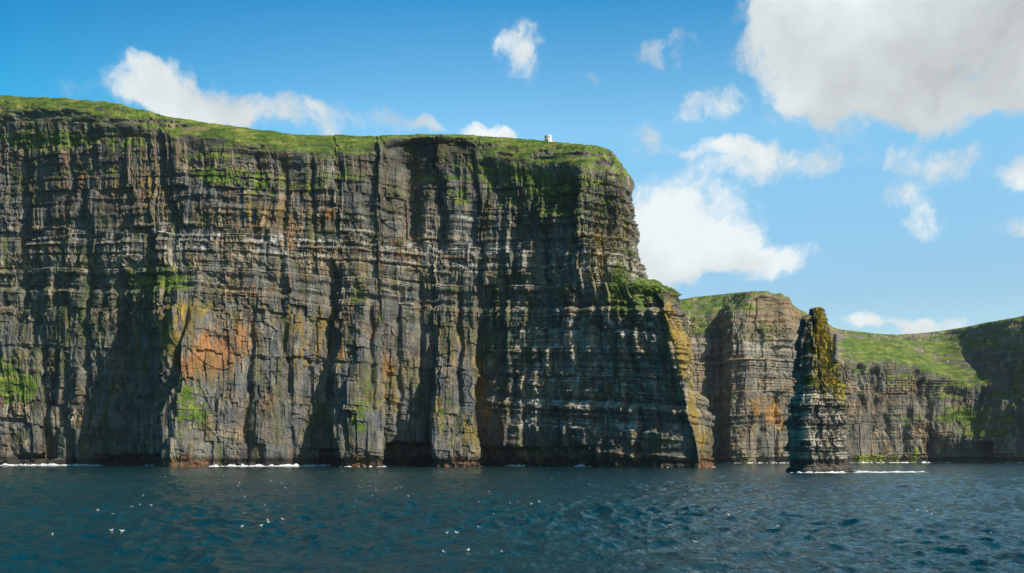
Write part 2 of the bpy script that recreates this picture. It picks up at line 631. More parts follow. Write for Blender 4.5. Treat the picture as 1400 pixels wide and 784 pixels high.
special((938, 900), [(934, 590, 903), (926, 540, 907), (915, 480, 910), (900, 450, 915), (870, 420, 930), (864, 380, 935), (858, 345, 940), (832, 325, 960)], (-60, 20))
special((920, 1160), [(918, 595, 1163), (914, 550, 1166), (908, 510, 1168), (900, 485, 1172), (890, 455, 1180), (880, 430, 1185), (870, 420, 1190), (850, 408, 1215)], (-60, 30))
near = np.array(near, float)
S = len(near)
dw = [0.12, 0.3, 0.7] + [1.0] * (S - 1 - 3 - 3) + [0.7, 0.2, 0.15]
p, u, lev = resample(near, 1650, 720, [1, 2, 3, 4, 7], dw, [0.5, 1, 1, 1, 1, 1, 1, 1, 1.0, 0.35, 0.03])
U = np.broadcast_to(u[:, None], p.shape[:2]).astype(np.float32)
LEV = np.broadcast_to(lev[None, :], p.shape[:2])
base_px, base_py = project(p)
zs = (p[..., 2] + DIP * p[..., 0]).astype(np.float32)
nrm = grid_normals(p)
# displacement runs mostly sideways on the face
nd = nrm.copy()
for ax, k in ((0, 8), (1, 12)):
    nd = blur(nd, k, ax)
facew = 1 - sst(7.9, 8.25, LEV)
topw = sst(7.9, 8.25, LEV) * (1 - sst(8.85, 9.1, LEV))
nd[..., 2] *= (1 - 0.8 * facew)
nd /= np.linalg.norm(nd, axis=-1, keepdims=True)
bx, by = base_px, base_py
bedw = (0.48 + 0.65 * sst(640, 760, bx) * sst(250, 300, by) + 0.45 * np.exp(-((by - 345) / 40) ** 2)
        + 0.3 * sst(790, 830, bx) - 0.42 * sst(400, 470, by) * (1 - sst(600, 690, bx)))
bedw = np.clip(bedw + 0.25 * fbm(U / 40, zs / 30, 301, 2), 0.05, 1.25).astype(np.float32)
D, cv, zz, uj, tier = rock_relief(U, zs, bx, by, bedw, 100)
t2 = np.floor(zz / 17.0 + 0.3 + 0.6 * perlin(U / 40, zs * 0, 611))
sw = (U + 2.0 * perlin(U / 12, zs / 25, 612)) / (10.5 + 5 * (hash01(t2, t2 * 0, 613) - 0.5)) + 7 * hash01(t2, t2 * 0, 614)
si = np.floor(sw)
sf = sw - si
sa_ = hash01(si, t2, 615)
saw = (sf - 0.5) * sst(1.0, 0.90, sf) * (0.2 + 1.1 * sa_)
D += saw * (0.7 + 3.2 * sst(660, 700, bx) * (1 - sst(935, 960, bx)) * sst(230, 300, by))
# main benches: the guano ledge and the ones below and above it
for (zc, st_, k) in ((150, 3.0, 1.0), (112, 2.2, 1.0), (64, 1.4, 0.6), (178, 2.4, 0.8)):
    zl = zs + 2.5 * perlin(U / 45, zs * 0 + zc, 77)
    D -= 2.2 * k * np.exp(-((zl - zc + 3.2) / 1.7) ** 2) * (0.6 + perlin(U / 26, zs * 0 + 9 + zc, 79))
    D += k * st_ * 0.6 * np.where(zl < zc, 1, -1) * (0.5 + perlin(U / 35, zs * 0 + 3 + zc, 78)) * 1.2
# clefts and gullies: px, half width px, depth m, py from, py to, lean (px per py)
GUL = [(168, 7, 9, 380, 650, 0.02), (238, 5, 8, 425, 560, -0.22), (120, 5, 5, 300, 650, 0.0), (62, 6, 6, 380, 640, 0.05),
       (338, 6, 5, 430, 650, -0.05), (455, 8, 7, 360, 480, 0.0), (395, 4, 3, 440, 640, 0.06), (560, 9, 7, 210, 330, 0.12),
       (600, 8, 6, 240, 350, 0.05), (690, 5, 4, 380, 560, 0.02), (740, 6, 4, 300, 440, 0.05), (508, 5, 5, 410, 560, 0.0),
       (545, 4, 3, 400, 600, 0.0), (820, 6, 4, 420, 600, 0.05), (870, 5, 4, 440, 640, 0.1), (835, 4, 3, 250, 330, 0.0),
       (205, 6, 5, 330, 600, -0.04), (30, 5, 4, 200, 420, 0.02), (425, 4, 3, 210, 330, 0.03), (655, 5, 4, 330, 640, -0.02),
       (385, 5, 3, 215, 420, 0.0), (775, 7, 5, 220, 300, 0.05), (628, 4, 4, 400, 560, 0.0), (575, 5, 4, 380, 520, 0.0)]
for (gx, gw, gd_, y0, y1, lean) in GUL:
    cx = gx + lean * (by - (y0 + y1) / 2) + 5 * perlin(by / 35, by * 0 + gx, 55)
    prof = np.exp(-np.abs((bx - cx) / gw) ** 2.2)
    D -= gd_ * prof * sst(y0 - 15, y0 + 15, by) * (1 - sst(y1 - 15, y1 + 15, by))
# wave cut notch and sea caves
zz0 = p[..., 2]
def cave(x0, x1, h, d):
    k = sst(x0 - 3, x0 + 2, bx) * (1 - sst(x1 - 2, x1 + 3, bx))
    hh = h + 2.0 * perlin(U / 8, U * 0, 91)
    return -d * k * (1 - sst(hh - 1.2, hh + 1.2, zz0))
D += cave(521, 592, 16, 16) + cave(657, 815, 13, 9) + cave(480, 0, 1, 0) + cave(20, 60, 9, 7) + cave(130, 225, 8, 8) + cave(440, 460, 12, 8)
D -= 2.2
D *= 1 - 0.35 * sst(925, 950, bx)
D -= 2.5 * sst(930, 955, bx) * sst(410, 470, by)
D -= 2.0 * (1 - sst(2.5, 6.5, zz0 + 2 * perlin(U / 12, U * 0, 92)))
D += 3.0 * (1 - sst(1.0, 3.4, zz0 - 1.5 * perlin(U / 3, U * 0, 94))) * (0.3 + perlin(U / 18, U * 0, 93) + 0.8 * perlin(U / 4, U * 0, 95))
D += 9 * (1 - sst(4.0, 5.5, zz0 + 1.2 * perlin(U / 9, U * 0, 96))) * (1 - sst(78, 100, bx))
# grass slopes of the top: low terraces with broken edges
z_t = zs + 2.5 * perlin(U / 30, zs / 30, 210)
T = 1.5 * fbm(U / 14, p[..., 1] / 14 + zs / 10, 211, 5) + 1.3 * beds(z_t, 6.5, 212, 0.5) * (0.5 + 0.8 * perlin(U / 24, zs / 12, 213))
plate = sst(8.85, 9.1, LEV)
T2 = 0.7 * fbm(U / 22, p[..., 1] / 22, 214, 3)
bare = patch(bx, by, [(60, 157, 48, 5, 1.1), (20, 163, 30, 4, 0.8), (190, 165, 48, 4, 1.1), (240, 172, 30, 3, 0.7), (790, 211, 50, 3.0, 1.1), (735, 216, 20, 3, 0.8), (826, 224, 12, 5, 1.0), (838, 240, 14, 4, 1.0), (742, 207, 10, 3, 0.9),
                      (600, 200, 60, 10, 1.0), (560, 215, 30, 14, 1.0), (785, 235, 12, 8, 0.7), (690, 212, 14, 4, 0.8), (350, 200, 20, 3, 0.6), (110, 165, 40, 4, 0.6)])
bare = sst(0.35, 0.7, bare + 0.5 * fbm(U / 8, zs / 3, 216, 3))
T = T - 2.0 * bare
DD = D * facew + T * topw + T2 * plate * (1 - sst(10, 11, LEV)) * 0.6
edge_keep = 1 - 0.8 * np.exp(-((LEV - 9) / 0.10) ** 2)     # keep the skyline where it is
q = p + nd * (DD * edge_keep)[..., None]
# grass tussocks give the skyline its tooth
q[..., 2] += 0.35 * fbm(U / 2.5, p[..., 1] / 3, 215, 3) * sst(8.0, 8.3, LEV)
n2_ = grid_normals(q)
nz_raw = blur(n2_[..., 2], 2, 0)
nz = blur(nz_raw, 1, 1)
qx, qy = project(q)

c, L, n1, n2, n4 = rock_colour(U, zs, bx, by, D, cv, zz, uj, bedw, 100)
# warm brown upper beds, grey lower walls
c = L(c, np.array([0.13, 0.088, 0.062]), 0.45 * sst(330, 260, by) * sst(-0.3, 0.4, n1))
c = L(c, np.array([0.145, 0.150, 0.150]), 0.55 * sst(420, 500, by) * sst(0.3, -0.3, n1) * (1 - sst(640, 720, bx)) * sst(250, 320, bx))
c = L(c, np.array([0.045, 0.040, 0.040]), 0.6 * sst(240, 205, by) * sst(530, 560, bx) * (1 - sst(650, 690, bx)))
brk = fbm(uj / 5, zs / 14, 401, 4)
brk2 = fbm(uj / 2.0, zs / 7, 402, 3)
strk = fbm(uj / 2.6, zs / 26, 403, 4)
orange = patch(bx, by, [(290, 480, 38, 34, 1.0), (262, 500, 25, 22, 0.9), (325, 462, 18, 30, 0.8), (450, 292, 14, 10, 0.8), (465, 470, 7, 24, 0.8),
                        (527, 505, 13, 26, 0.75), (345, 460, 12, 18, 0.6), (190, 265, 9, 20, 0.5), (300, 385, 30, 25, 0.35), (60, 490, 4, 20, 0.6),
                        (185, 470, 5, 14, 0.5), (385, 300, 90, 50, 0.5), (130, 250, 120, 60, 0.35), (560, 330, 60, 60, 0.35), (420, 470, 60, 80, 0.35), (360, 400, 40, 20, 0.5), (495, 350, 14, 20, 0.3), (475, 610, 12, 20, 0.5), (935, 500, 8, 30, 0.4)])
yellow = patch(bx, by, [(950, 560, 14, 30, 0.8), (962, 600, 14, 30, 0.6), (260, 420, 50, 14, 0.7), (350, 290, 70, 20, 0.5), (500, 380, 30, 40, 0.45), (430, 460, 60, 60, 0.4), (530, 540, 40, 30, 0.5), (200, 250, 60, 40, 0.4), (620, 480, 40, 40, 0.4), (820, 340, 16, 70, 0.6), (920, 455, 12, 30, 0.8), (936, 490, 12, 40, 0.8), (232, 455, 12, 40, 1.0), (255, 450, 14, 20, 0.7), (915, 430, 9, 30, 0.85), (930, 475, 12, 36, 0.8), (944, 520, 12, 28, 0.6),
                        (655, 520, 10, 50, 0.65), (668, 565, 8, 20, 0.6), (600, 560, 12, 50, 0.5), (640, 590, 12, 30, 0.6), (845, 330, 30, 60, 0.45), (185, 450, 7, 40, 0.5), (545, 290, 10, 20, 0.4),
                        (50, 195, 50, 25, 0.35), (840, 420, 25, 30, 0.4), (220, 290, 20, 50, 0.35)])
c = L(c, np.array([0.40, 0.185, 0.065]), sst(0.30, 0.85, orange * 1.12 + 0.50 * strk + 0.25 * brk2 + 0.10 * cv) * 0.88)
c = L(c, np.array([0.36, 0.235, 0.035]), sst(0.32, 0.85, yellow * 1.15 + 0.55 * strk + 0.3 * brk2) * 0.88)
# bird droppings on the ledges
wb = sst(0.0, 0.6, beds(zz, 1.9, 420, 0.2) + 0.9 * brk2)
white = np.zeros(bx.shape, np.float32)
for (zc, hw, k) in ((149, 4.5, 1.0), (137, 3, 0.45), (112, 2.2, 0.55), (160, 2.5, 0.35), (126, 2, 0.3), (96, 1.5, 0.25), (170, 2, 0.3)):
    zl = zs + 2.5 * perlin(U / 45, zs * 0 + zc, 77)
    white = np.maximum(white, k * np.exp(-((zl - zc) / hw) ** 2))
white *= 0.55 + 0.9 * np.clip(fbm(U / 22, zs / 6, 423, 3) + 0.3, 0, 1)
white *= 0.35 + 0.65 * sst(190, 240, bx) * (1 - sst(700, 740, bx))
white = np.maximum(white, (0.46 + 0.5 * fbm(uj / 9, zs / 5, 422, 3)) * sst(670, 740, bx) * sst(315, 345, by) * (1 - sst(560, 640, by)) * (1 - sst(880, 930, bx)))
white = np.maximum(white, 0.50 * patch(bx, by, [(90, 325, 90, 14, 1), (180, 350, 40, 60, 0.8), (610, 310, 60, 25, 0.9), (40, 330, 40, 8, 1), (640, 370, 60, 15, 1.0), (375, 460, 8, 30, 0.9), (900, 440, 50, 10, 0.8)]))
ledge = sst(0.05, 0.5, nz_raw)
wm = sst(0.45, 0.95, white * 0.62 + 0.28 * wb * np.minimum(white * 2, 1) + 0.40 * brk2 + 0.35 * ledge * np.minimum(0.45 + white * 2, 1) * facew + 0.25 * fbm(U / 12, zs / 5, 421, 2))
c = L(c, np.array([0.52, 0.50, 0.45]), wm * 0.85)
# tide mark
wet = 1 - sst(4, 9, q[..., 2] + 3.5 * perlin(U / 9, zs / 6, 431))
c = L(c, np.array([0.038, 0.031, 0.026]), 0.88 * wet)
red = wet * patch(bx, by, [(962, 628, 22, 24, 1), (488, 628, 30, 18, 0.8), (625, 630, 28, 16, 0.8), (255, 632, 34, 14, 0.9)])
c = L(c, np.array([0.19, 0.092, 0.052]), sst(0.2, 0.6, red + 0.2 * brk2))
c = L(c, np.array([0.125, 0.120, 0.040]), 0.65 * sst(0.0, 0.5, fbm(uj / 9, zs / 35, 442, 4) + 0.25 * brk2))
c = L(c, c * 0.35, 0.8 * sst(0.15, 0.5, fbm(uj / 2.2, zs / 22, 443, 4)) * (1 - 0.5 * bedw))
# dark moss streaks
moss = patch(bx, by, [(95, 420, 80, 120, 0.55), (200, 420, 40, 90, 0.6), (690, 450, 40, 100, 0.55), (440, 310, 60, 30, 0.5), (745, 270, 60, 40, 0.7), (60, 240, 60, 30, 0.5),
                      (135, 600, 60, 30, 0.45), (860, 420, 30, 30, 0.8), (830, 280, 20, 30, 0.5), (500, 240, 60, 20, 0.4)])
c = L(c, np.array([0.055, 0.085, 0.022]), sst(0.28, 0.7, moss + 0.60 * fbm(uj / 3.2, zs / 30, 441, 4) + 0.2 * brk2) * 0.8)
# grass: on everything that lies flat enough, and in the known hanging gardens
green = patch(bx, by, [(215, 382, 46, 17, 1.1), (22, 528, 36, 26, 1.2), (5, 505, 22, 20, 0.9), (258, 550, 24, 42, 0.8), (268, 570, 22, 16, 0.9), (300, 240, 46, 15, 1.0), (350, 250, 30, 14, 0.9), (335, 235, 60, 8, 0.8),
                       (484, 402, 12, 13, 0.85), (490, 568, 14, 28, 0.75), (625, 268, 18, 16, 0.9), (600, 240, 90, 7, 0.7), (745, 225, 120, 30, 1.3), (800, 232, 55, 22, 1.2), (675, 215, 40, 22, 1.0), (760, 258, 60, 14, 0.8), (820, 232, 40, 20, 0.9), (855, 405, 28, 25, 0.8), (885, 396, 32, 14, 1.2), (845, 395, 20, 34, 1.0),
                       (832, 275, 10, 12, 0.8), (690, 230, 50, 16, 0.7), (755, 288, 22, 10, 0.7), (60, 200, 70, 9, 0.6), (160, 205, 60, 8, 0.5), (520, 436, 9, 5, 0.8), (420, 252, 50, 8, 0.6), (610, 565, 10, 30, 0.5), (5, 350, 8, 40, 0.6), (60, 188, 110, 18, 1.0), (170, 192, 50, 10, 0.8), (130, 232, 60, 8, 0.7), (290, 210, 60, 8, 0.8), (40, 225, 50, 8, 0.6), (470, 240, 70, 8, 0.7), (560, 275, 40, 8, 0.5), (700, 270, 40, 20, 0.6), (800, 300, 20, 40, 0.45), (850, 300, 14, 30, 0.45), (440, 210, 60, 10, 0.7), (560, 435, 60, 4, 0.5), (380, 435, 60, 4, 0.5), (700, 440, 50, 4, 0.5), (540, 540, 60, 40, 0.3), (860, 345, 20, 10, 0.6), (240, 620, 8, 8, 0.5)])
gn = fbm(U / 7, zs / 3.5, 451, 4)
g_face = sst(0.42, 0.70, green * 0.85 + 0.50 * gn + 0.5 * (nz - 0.15) + 0.25 * strk)
g_top = sst(0.18, 0.45, nz + 0.35 * gn + 0.10 * fbm(U / 2, zs, 452, 2) - 0.8 * bare) * np.maximum(topw, plate)
c = paint_grass(c, L, np.maximum(g_face * facew, g_top), bx, by, U, q[..., 2] + 0.5 * q[..., 1], 100)
c = L(c, np.array([0.30, 0.22, 0.13]), 0.8 * sst(0.45, 0.8, patch(bx, by, [(268, 176, 26, 4, 1), (240, 170, 18, 3, 1), (395, 210, 6, 8, 1), (745, 203, 60, 6, 0.5), (800, 205, 30, 8, 0.5)]) + 0.3 * gn))
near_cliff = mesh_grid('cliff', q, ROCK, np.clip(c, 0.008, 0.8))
tag(near_cliff, 'tall layered sea cliff with grass along its top', None, kind='structure')
NEAR_Q = q

# ---- the far cliffs --------------------------------------------------------
far = []
# px, Y waterline, Y mid (py 540), Y at edge, Y rim, py edge, py rim
FAR = [
    (840, 1230, 1238, 1262, 1300, 440, 414),
    (890, 1205, 1212, 1236, 1285, 438, 412),
    (925, 1190, 1196, 1222, 1290, 437, 410),
    (955, 1196, 1200, 1230, 1295, 434, 406),
    (985, 1206, 1206, 1226, 1290, 430, 403),
    (1002, 1166, 1172, 1200, 1285, 426, 401),
    (1020, 1160, 1166, 1196, 1250, 412, 400),
    (1040, 1166, 1172, 1204, 1222, 405, 399.5),
    (1062, 1172, 1180, 1212, 1226, 406, 402),
    (1078, 1172, 1182, 1214, 1226, 411, 406.5),
    (1084, 1178, 1186, 1222, 1236, 424, 417),
    (1098, 1192, 1200, 1240, 1256, 434, 427),
    (1125, 1210, 1222, 1270, 1282, 447, 442),
    (1150, 1216, 1232, 1290, 1302, 457, 450.5),
    (1180, 1222, 1240, 1310, 1322, 460, 454),
    (1214, 1232, 1246, 1322, 1340, 464, 457.5),
]
for (px, y1, y2, ye, yr, pe, pr) in FAR:
    row = [(*P(px, HOR, y1)[:2], -8.0), (*P(px, HOR, y1)[:2], 3.0)]
    # py 600, 540, 505, 485, edge, rim
    k = float(np.interp(px, [1125, 1150, 1214], [0, 1, 1]))    # the green apron behind the stack
    row.append(P(px, 598, y1 + (y2 - y1) * 0.5))
    row.append(P(px, 540, y2))
    row.append(P(px, 500, y2 + 8))
    row.append(P(px, 478 if k else 470, y2 + (ye - y2) * (0.55 if k else 0.5)))
    row.append(P(px, pe, ye))
    row.append(P(px, pr, yr))
    rx, ry, rz = row[-1]
    row.append((rx, ry + 90, rz + 3))
    row.append((rx * 1.2, ry + 700, rz - 10))
    far.append(row)


def fspec(base, lv):
    row = [(*P(base[0], HOR, base[1])[:2], -8.0), (*P(base[0], HOR, base[1])[:2], 3.0)]
    for t in lv:
        row.append(P(*t))
    rx, ry, rz = row[-1]
    row.append((rx, ry + 90, rz + 3))
    row.append((rx * 1.2, ry + 700, rz - 10))
    far.append(row)


fspec((1245, 1244), [(1245, 598, 1248), (1245, 540, 1256), (1245, 506, 1264), (1240, 478, 1300), (1236, 464, 1345), (1240, 457, 1362)])
fspec((1272, 1252), [(1272, 598, 1252), (1272, 545, 1260), (1278, 512, 1268), (1268, 490, 1305), (1262, 467, 1372), (1264, 455.5, 1385)])
fspec((1300, 1246), [(1300, 604, 1248), (1300, 560, 1262), (1306, 520, 1276), (1298, 505, 1300), (1290, 466, 1376), (1290, 452.8, 1390)])
fspec((1325, 1234), [(1325, 604, 1236), (1328, 562, 1252), (1330, 530, 1262), (1330, 500, 1300), (1325, 462, 1352), (1325, 447, 1370)])
fspec((1360, 1206), [(1360, 602, 1210), (1362, 558, 1228), (1364, 530, 1241), (1364, 500, 1265), (1362, 452, 1302), (1362, 439.5, 1322)])
fspec((1400, 1180), [(1400, 598, 1184), (1400, 550, 1200), (1400, 525, 1215), (1400, 490, 1234), (1400, 444, 1266), (1400, 433, 1286)])
fspec((1480, 1132), [(1480, 598, 1136), (1480, 550, 1148), (1480, 520, 1161), (1480, 480, 1178), (1480, 430, 1207), (1480, 416, 1227)])
fspec((1650, 1045), [(1650, 598, 1049), (1650, 550, 1057), (1650, 515, 1066), (1650, 470, 1079), (1650, 412, 1100), (1650, 394, 1120)])
fspec((1850, 975), [(1850, 598, 979), (1850, 550, 985), (1850, 515, 994), (1850, 460, 1007), (1850, 400, 1028), (1850, 380, 1048)])
far = np.array(far, float)
S = len(far)
dw = [0.4, 1.0] + [1.0] * (S - 1 - 2 - 3) + [0.5, 0.3, 0.2]
p, u, lev = resample(far, 1150, 440, [1, 3, 4], dw, [0.5, 1, 1, 1, 1, 1, 1, 0.4, 0.04])
U = np.broadcast_to(u[:, None], p.shape[:2]).astype(np.float32)
LEV = np.broadcast_to(lev[None, :], p.shape[:2])
bx, by = project(p)
zs = (p[..., 2] - 0.02 * p[..., 0]).astype(np.float32)
nd = grid_normals(p)
for ax, k in ((0, 6), (1, 10)):
    nd = blur(nd, k, ax)
facew = 1 - sst(5.9, 6.2, LEV)
topw = sst(5.9, 6.2, LEV) * (1 - sst(6.85, 7.1, LEV))
plate = sst(6.85, 7.1, LEV)
nd[..., 2] *= (1 - 0.7 * facew)
nd /= np.linalg.norm(nd, axis=-1, keepdims=True)
bedw = np.clip(0.55 + 0.5 * sst(540, 500, by) * (1 - sst(1110, 1150, bx)) + 0.2 * fbm(U / 60, zs / 40, 501, 2), 0.05, 1.2).astype(np.float32)
D, cv, zz, uj, tier = rock_relief(U * 0.8, zs * 0.8, bx, by, bedw, 600, 1.7, 1.3)
for (zc, st_) in ((150, 3.5), (118, 3.0), (70, 2.0)):
    zl = zs + 4 * perlin(U / 80, zs * 0 + zc, 577)
    D += st_ * 0.5 * np.where(zl < zc, 1, -1) * (0.6 + perlin(U / 60, zs * 0 + zc, 578))
for (gx, gw, gd_, y0, y1, lean) in [(978, 11, 18, 440, 560, -0.10), (1178, 6, 15, 495, 570, 0.08), (1196, 6, 12, 500, 560, 0.05), (1272, 9, 18, 530, 640, 0.03), (1212, 5, 10, 560, 600, 0.1), (1060, 5, 8, 540, 640, 0.0),
                                    (1035, 5, 8, 570, 640, 0.0), (1255, 6, 10, 500, 560, 0.0), (1345, 12, 20, 470, 560, 0.1), (1385, 8, 12, 470, 600, 0.0), (1235, 5, 8, 560, 640, 0), (1008, 4, 6, 440, 560, 0.0)]:
    cx = gx + lean * (by - (y0 + y1) / 2) + 4 * perlin(by / 25, by * 0 + gx, 556)
    D -= 0.6 * gd_ * np.exp(-np.abs((bx - cx) / gw) ** 1.4) * (1 + 0.8 * perlin(U / 6, zs / 12, 559)) * sst(y0 - 12, y0 + 12, by) * (1 - sst(y1 - 12, y1 + 12, by))
D += sst(1225, 1300, bx) * 11 * fbm(U / 55, zs / 45, 560, 3)
zz0 = p[..., 2]
kc = sst(1333, 1338, bx) * (1 - sst(1356, 1362, bx))
D -= 34 * kc * (1 - sst(24, 26, zz0 + 2 * perlin(U / 10, U * 0, 5)))
D -= 3.0 * (1 - sst(3, 8, zz0))
slope_soft = np.clip(1 - 2.2 * np.maximum(grid_normals(p)[..., 2] - 0.30, 0), 0.0, 1)
D = D * slope_soft + (1 - slope_soft) * 1.6 * fbm(U / 14, zs / 10, 519, 5)
T = 3.0 * fbm(U / 16, p[..., 1] / 16, 511, 5) + 1.0 * beds(zs, 8, 512, 0.5)
DD = D * facew + T * topw + 0.8 * fbm(U / 40, p[..., 1] / 40, 514, 3) * plate
edge_keep = 1 - 0.8 * np.exp(-((LEV - 7) / 0.12) ** 2)
q = p + nd * (DD * edge_keep)[..., None]
q[..., 2] += 0.5 * fbm(U / 5, p[..., 1] / 5, 515, 3) * sst(6.0, 6.3, LEV)
nz = blur(blur(grid_normals(q)[..., 2], 2, 0), 1, 1)
c, L, n1, n2, n4 = rock_colour(U * 0.8, zs * 0.8, bx, by, D, cv, zz, uj, bedw, 600)
brk = fbm(uj / 5, zs / 14, 701, 4)
brk2 = fbm(uj / 2.0, zs / 5, 702, 3)
c = c * np.where(bx < 1150, 1.2, 1.05)[..., None] * np.array([1.0, 0.95, 0.85])
c = L(c, np.array([0.32, 0.28, 0.21]), 0.6 * sst(0.0, 0.6, beds(zz, 2.0, 703, 0.2) + brk) * sst(450, 465, by) * (1 - sst(525, 550, by)) * (1 - sst(1110, 1150, bx)))
c = L(c, np.array([0.34, 0.225, 0.12]), 0.55 * (1 - sst(440, 470, by)) * sst(1015, 1035, bx) * (1 - sst(1130, 1160, bx)))
orange = patch(bx, by, [(1055, 565, 16, 18, 1.0), (1068, 580, 9, 14, 0.8), (1030, 555, 8, 18, 0.7), (1045, 545, 20, 8, 0.5), (958, 560, 8, 14, 0.5), (1090, 430, 8, 8, 0.6), (1070, 475, 20, 6, 0.4)])
c = L(c, np.array([0.42, 0.22, 0.06]), sst(0.32, 0.75, orange + 0.4 * brk + 0.2 * brk2) * 0.85)
low = patch(bx, by, [(1178, 627, 12, 6, 0.9), (1190, 627, 10, 7, 1), (1203, 627, 14, 7, 0.9), (1222, 628, 10, 6, 0.9), (1249, 624, 6, 12, 1.1), (1170, 629, 8, 4, 0.9), (1020, 628, 40, 4, 0.6)])
c = L(c, np.array([0.26, 0.29, 0.03]), sst(0.40, 0.75, low + 0.35 * fbm(uj / 3, zs / 14, 711, 3)) * 0.9)
wb = beds(zz, 2.2, 720, 0.2)
white = patch(bx, by, [(960, 470, 50, 14, 0.8), (1030, 475, 60, 22, 0.9), (1060, 500, 40, 20, 0.7), (1180, 530, 60, 25, 0.55), (1000, 500, 60, 30, 0.6), (1300, 520, 20, 6, 0.6)])
c = L(c, np.array([0.46, 0.43, 0.37]), sst(0.5, 1.0, white * 0.8 + 0.28 * wb + 0.35 * brk2) * 0.7)
wet = 1 - sst(3, 9, q[..., 2] + 3 * perlin(U / 12, zs / 8, 731))
c = L(c, np.array([0.05, 0.042, 0.036]), 0.6 * wet * (1 - np.clip(low, 0, 1)))
green = patch(bx, by, [(1015, 420, 34, 8, 1.1), (975, 424, 40, 12, 0.8), (940, 432, 30, 14, 0.7), (1030, 462, 30, 6, 0.7), (1200, 480, 50, 15, 0.95), (1250, 492, 30, 10, 0.95), (1285, 505, 30, 8, 1.1), (1170, 472, 25, 10, 1.1),
                       (1320, 570, 45, 14, 1.1), (1350, 590, 40, 10, 0.9), (1240, 575, 22, 14, 0.7), (1180, 505, 30, 14, 0.7), (1230, 520, 30, 14, 0.7), (1290, 530, 40, 20, 0.8), (960, 440, 60, 20, 0.8), (1050, 450, 30, 10, 0.6), (1320, 520, 60, 16, 0.6), (1390, 475, 20, 14, 0.7), (1270, 468, 40, 4, 1.0), (1240, 466, 30, 4, 0.9), (1005, 545, 6, 30, 0.5),
                       (1340, 470, 60, 10, 0.8), (1290, 475, 30, 10, 0.7), (1380, 575, 30, 14, 0.8), (1390, 520, 20, 60, 0.6), (1370, 455, 40, 4, 0.9), (1320, 490, 40, 3, 0.9), (1360, 540, 40, 4, 0.8), (1310, 535, 30, 5, 0.8)])
gn = fbm(U / 10, zs / 5, 751, 4)
g_face = sst(0.40, 0.70, green * 0.85 + 0.45 * gn + 0.5 * (nz - 0.25) + 0.1 * brk2)
g_top = sst(0.46, 0.70, nz + 0.9 * gn + 0.25 * brk2) * np.maximum(topw, plate)
c = paint_grass(c, L, np.maximum(g_face * facew, g_top), bx, by, U, q[..., 2] + 0.5 * q[..., 1], 600)
far_cliff = mesh_grid('far_cliffs', q, ROCK, np.clip(c, 0.008, 0.8))
tag(far_cliff, 'lower sea cliffs curving round the bay behind the stack', None, kind='structure')
FAR_Q = q

# ------------------------------------------------------------------ sea
WIND = R(205)
rs = np.random.RandomState(11)
COMP = []
for i in range(64):
    lam = 0.8 * (11 / 0.8) ** (i / 63.0)
    th = WIND + rs.normal(0, 0.7)
    k = 2 * math.pi / lam
    a = 0.0098 * lam ** 0.80 * (1.0 if lam < 4.0 else (4.0 / lam) ** 1.1) * rs.uniform(0.6, 1.3)
    COMP.append((k * math.cos(th), k * math.sin(th), k, a, rs.uniform(0, 6.283), lam))


def sea_at(x, y, spacing=None):
    """height and sideways shift of the waves"""
    h = np.zeros(x.shape)
    dx = np.zeros(x.shape)
    dy = np.zeros(x.shape)
    gust = 1.0 + 0.7 * fbm(np.asarray(x) / 70, np.asarray(y) / 70, 811, 3)
    for (kx, ky, k, a, ph, lam) in COMP:
        t = kx * x + ky * y + ph
        wgt = 1.0 if spacing is None else np.clip((lam / spacing - 2.0) / 1.2, 0, 1)
        s_, c_ = np.sin(t), np.cos(t)
        h += a * s_ * wgt
        dx += a * 0.85 * c_ * kx / k * wgt
        dy += a * 0.85 * c_ * ky / k * wgt
    return h * gust, dx * gust, dy * gust


SAZ = np.r_[np.linspace(-180, -48, 40, endpoint=False), np.linspace(-48, -31, 120, endpoint=False),
            np.linspace(-31, 31, 1400, endpoint=False), np.linspace(31, 48, 120, endpoint=False), np.linspace(48, 180, 40, endpoint=False)]
rad = [0.4]
while rad[-1] < 30:
    rad.append(rad[-1] * 1.05)
while rad[-1] < 420:
    rad.append(rad[-1] * 1.0042)
while rad[-1] < 1400:
    rad.append(rad[-1] * 1.008)
while rad[-1] < 60000:
    rad.append(rad[-1] * 1.25)
rad = np.array(rad)
A, RR = np.meshgrid(np.radians(SAZ), rad, indexing='ij')
x = RR * np.sin(A)
y = RR * np.cos(A)
sp = np.maximum(RR * 0.0042, 0.2)
h, dx, dy = sea_at(x, y, sp)
sea = np.stack([x + dx, y + dy, h], -1)
m = bpy.data.materials.new('sea_water')
m.use_nodes = True
t = NT(m.node_tree)
g = t.n('ShaderNodeNewGeometry')
mp = t.n('ShaderNodeMapping')
t.put(mp.inputs[0], g.outputs['Position'])
mp.inputs['Rotation'].default_value = (0, 0, -WIND)
mp.inputs['Scale'].default_value = (1.0, 0.5, 1.0)
na = t.noise(mp.outputs[0], 0.8, 6, 0.66, 0.5)
nb = t.noise(mp.outputs[0], 2.4, 4, 0.6, 0.3)
hh = t.m('ADD', t.m('MULTIPLY', na.outputs[0], 0.85), t.m('MULTIPLY', nb.outputs[0], 0.36))
b = t.n('ShaderNodeBump')
b.inputs['Strength'].default_value = 1.0
b.inputs['Distance'].default_value = 0.55
t.put(b.inputs['Height'], hh)
nl = t.noise(g.outputs['Position'], 0.012, 4, 0.6)
wc = t.mix(t.smooth(nl.outputs[0], 0.35, 0.65), (0.0, 0.0340, 0.0430, 1), (0.0, 0.0470, 0.0580, 1))
p_ = t.n('ShaderNodeBsdfPrincipled')
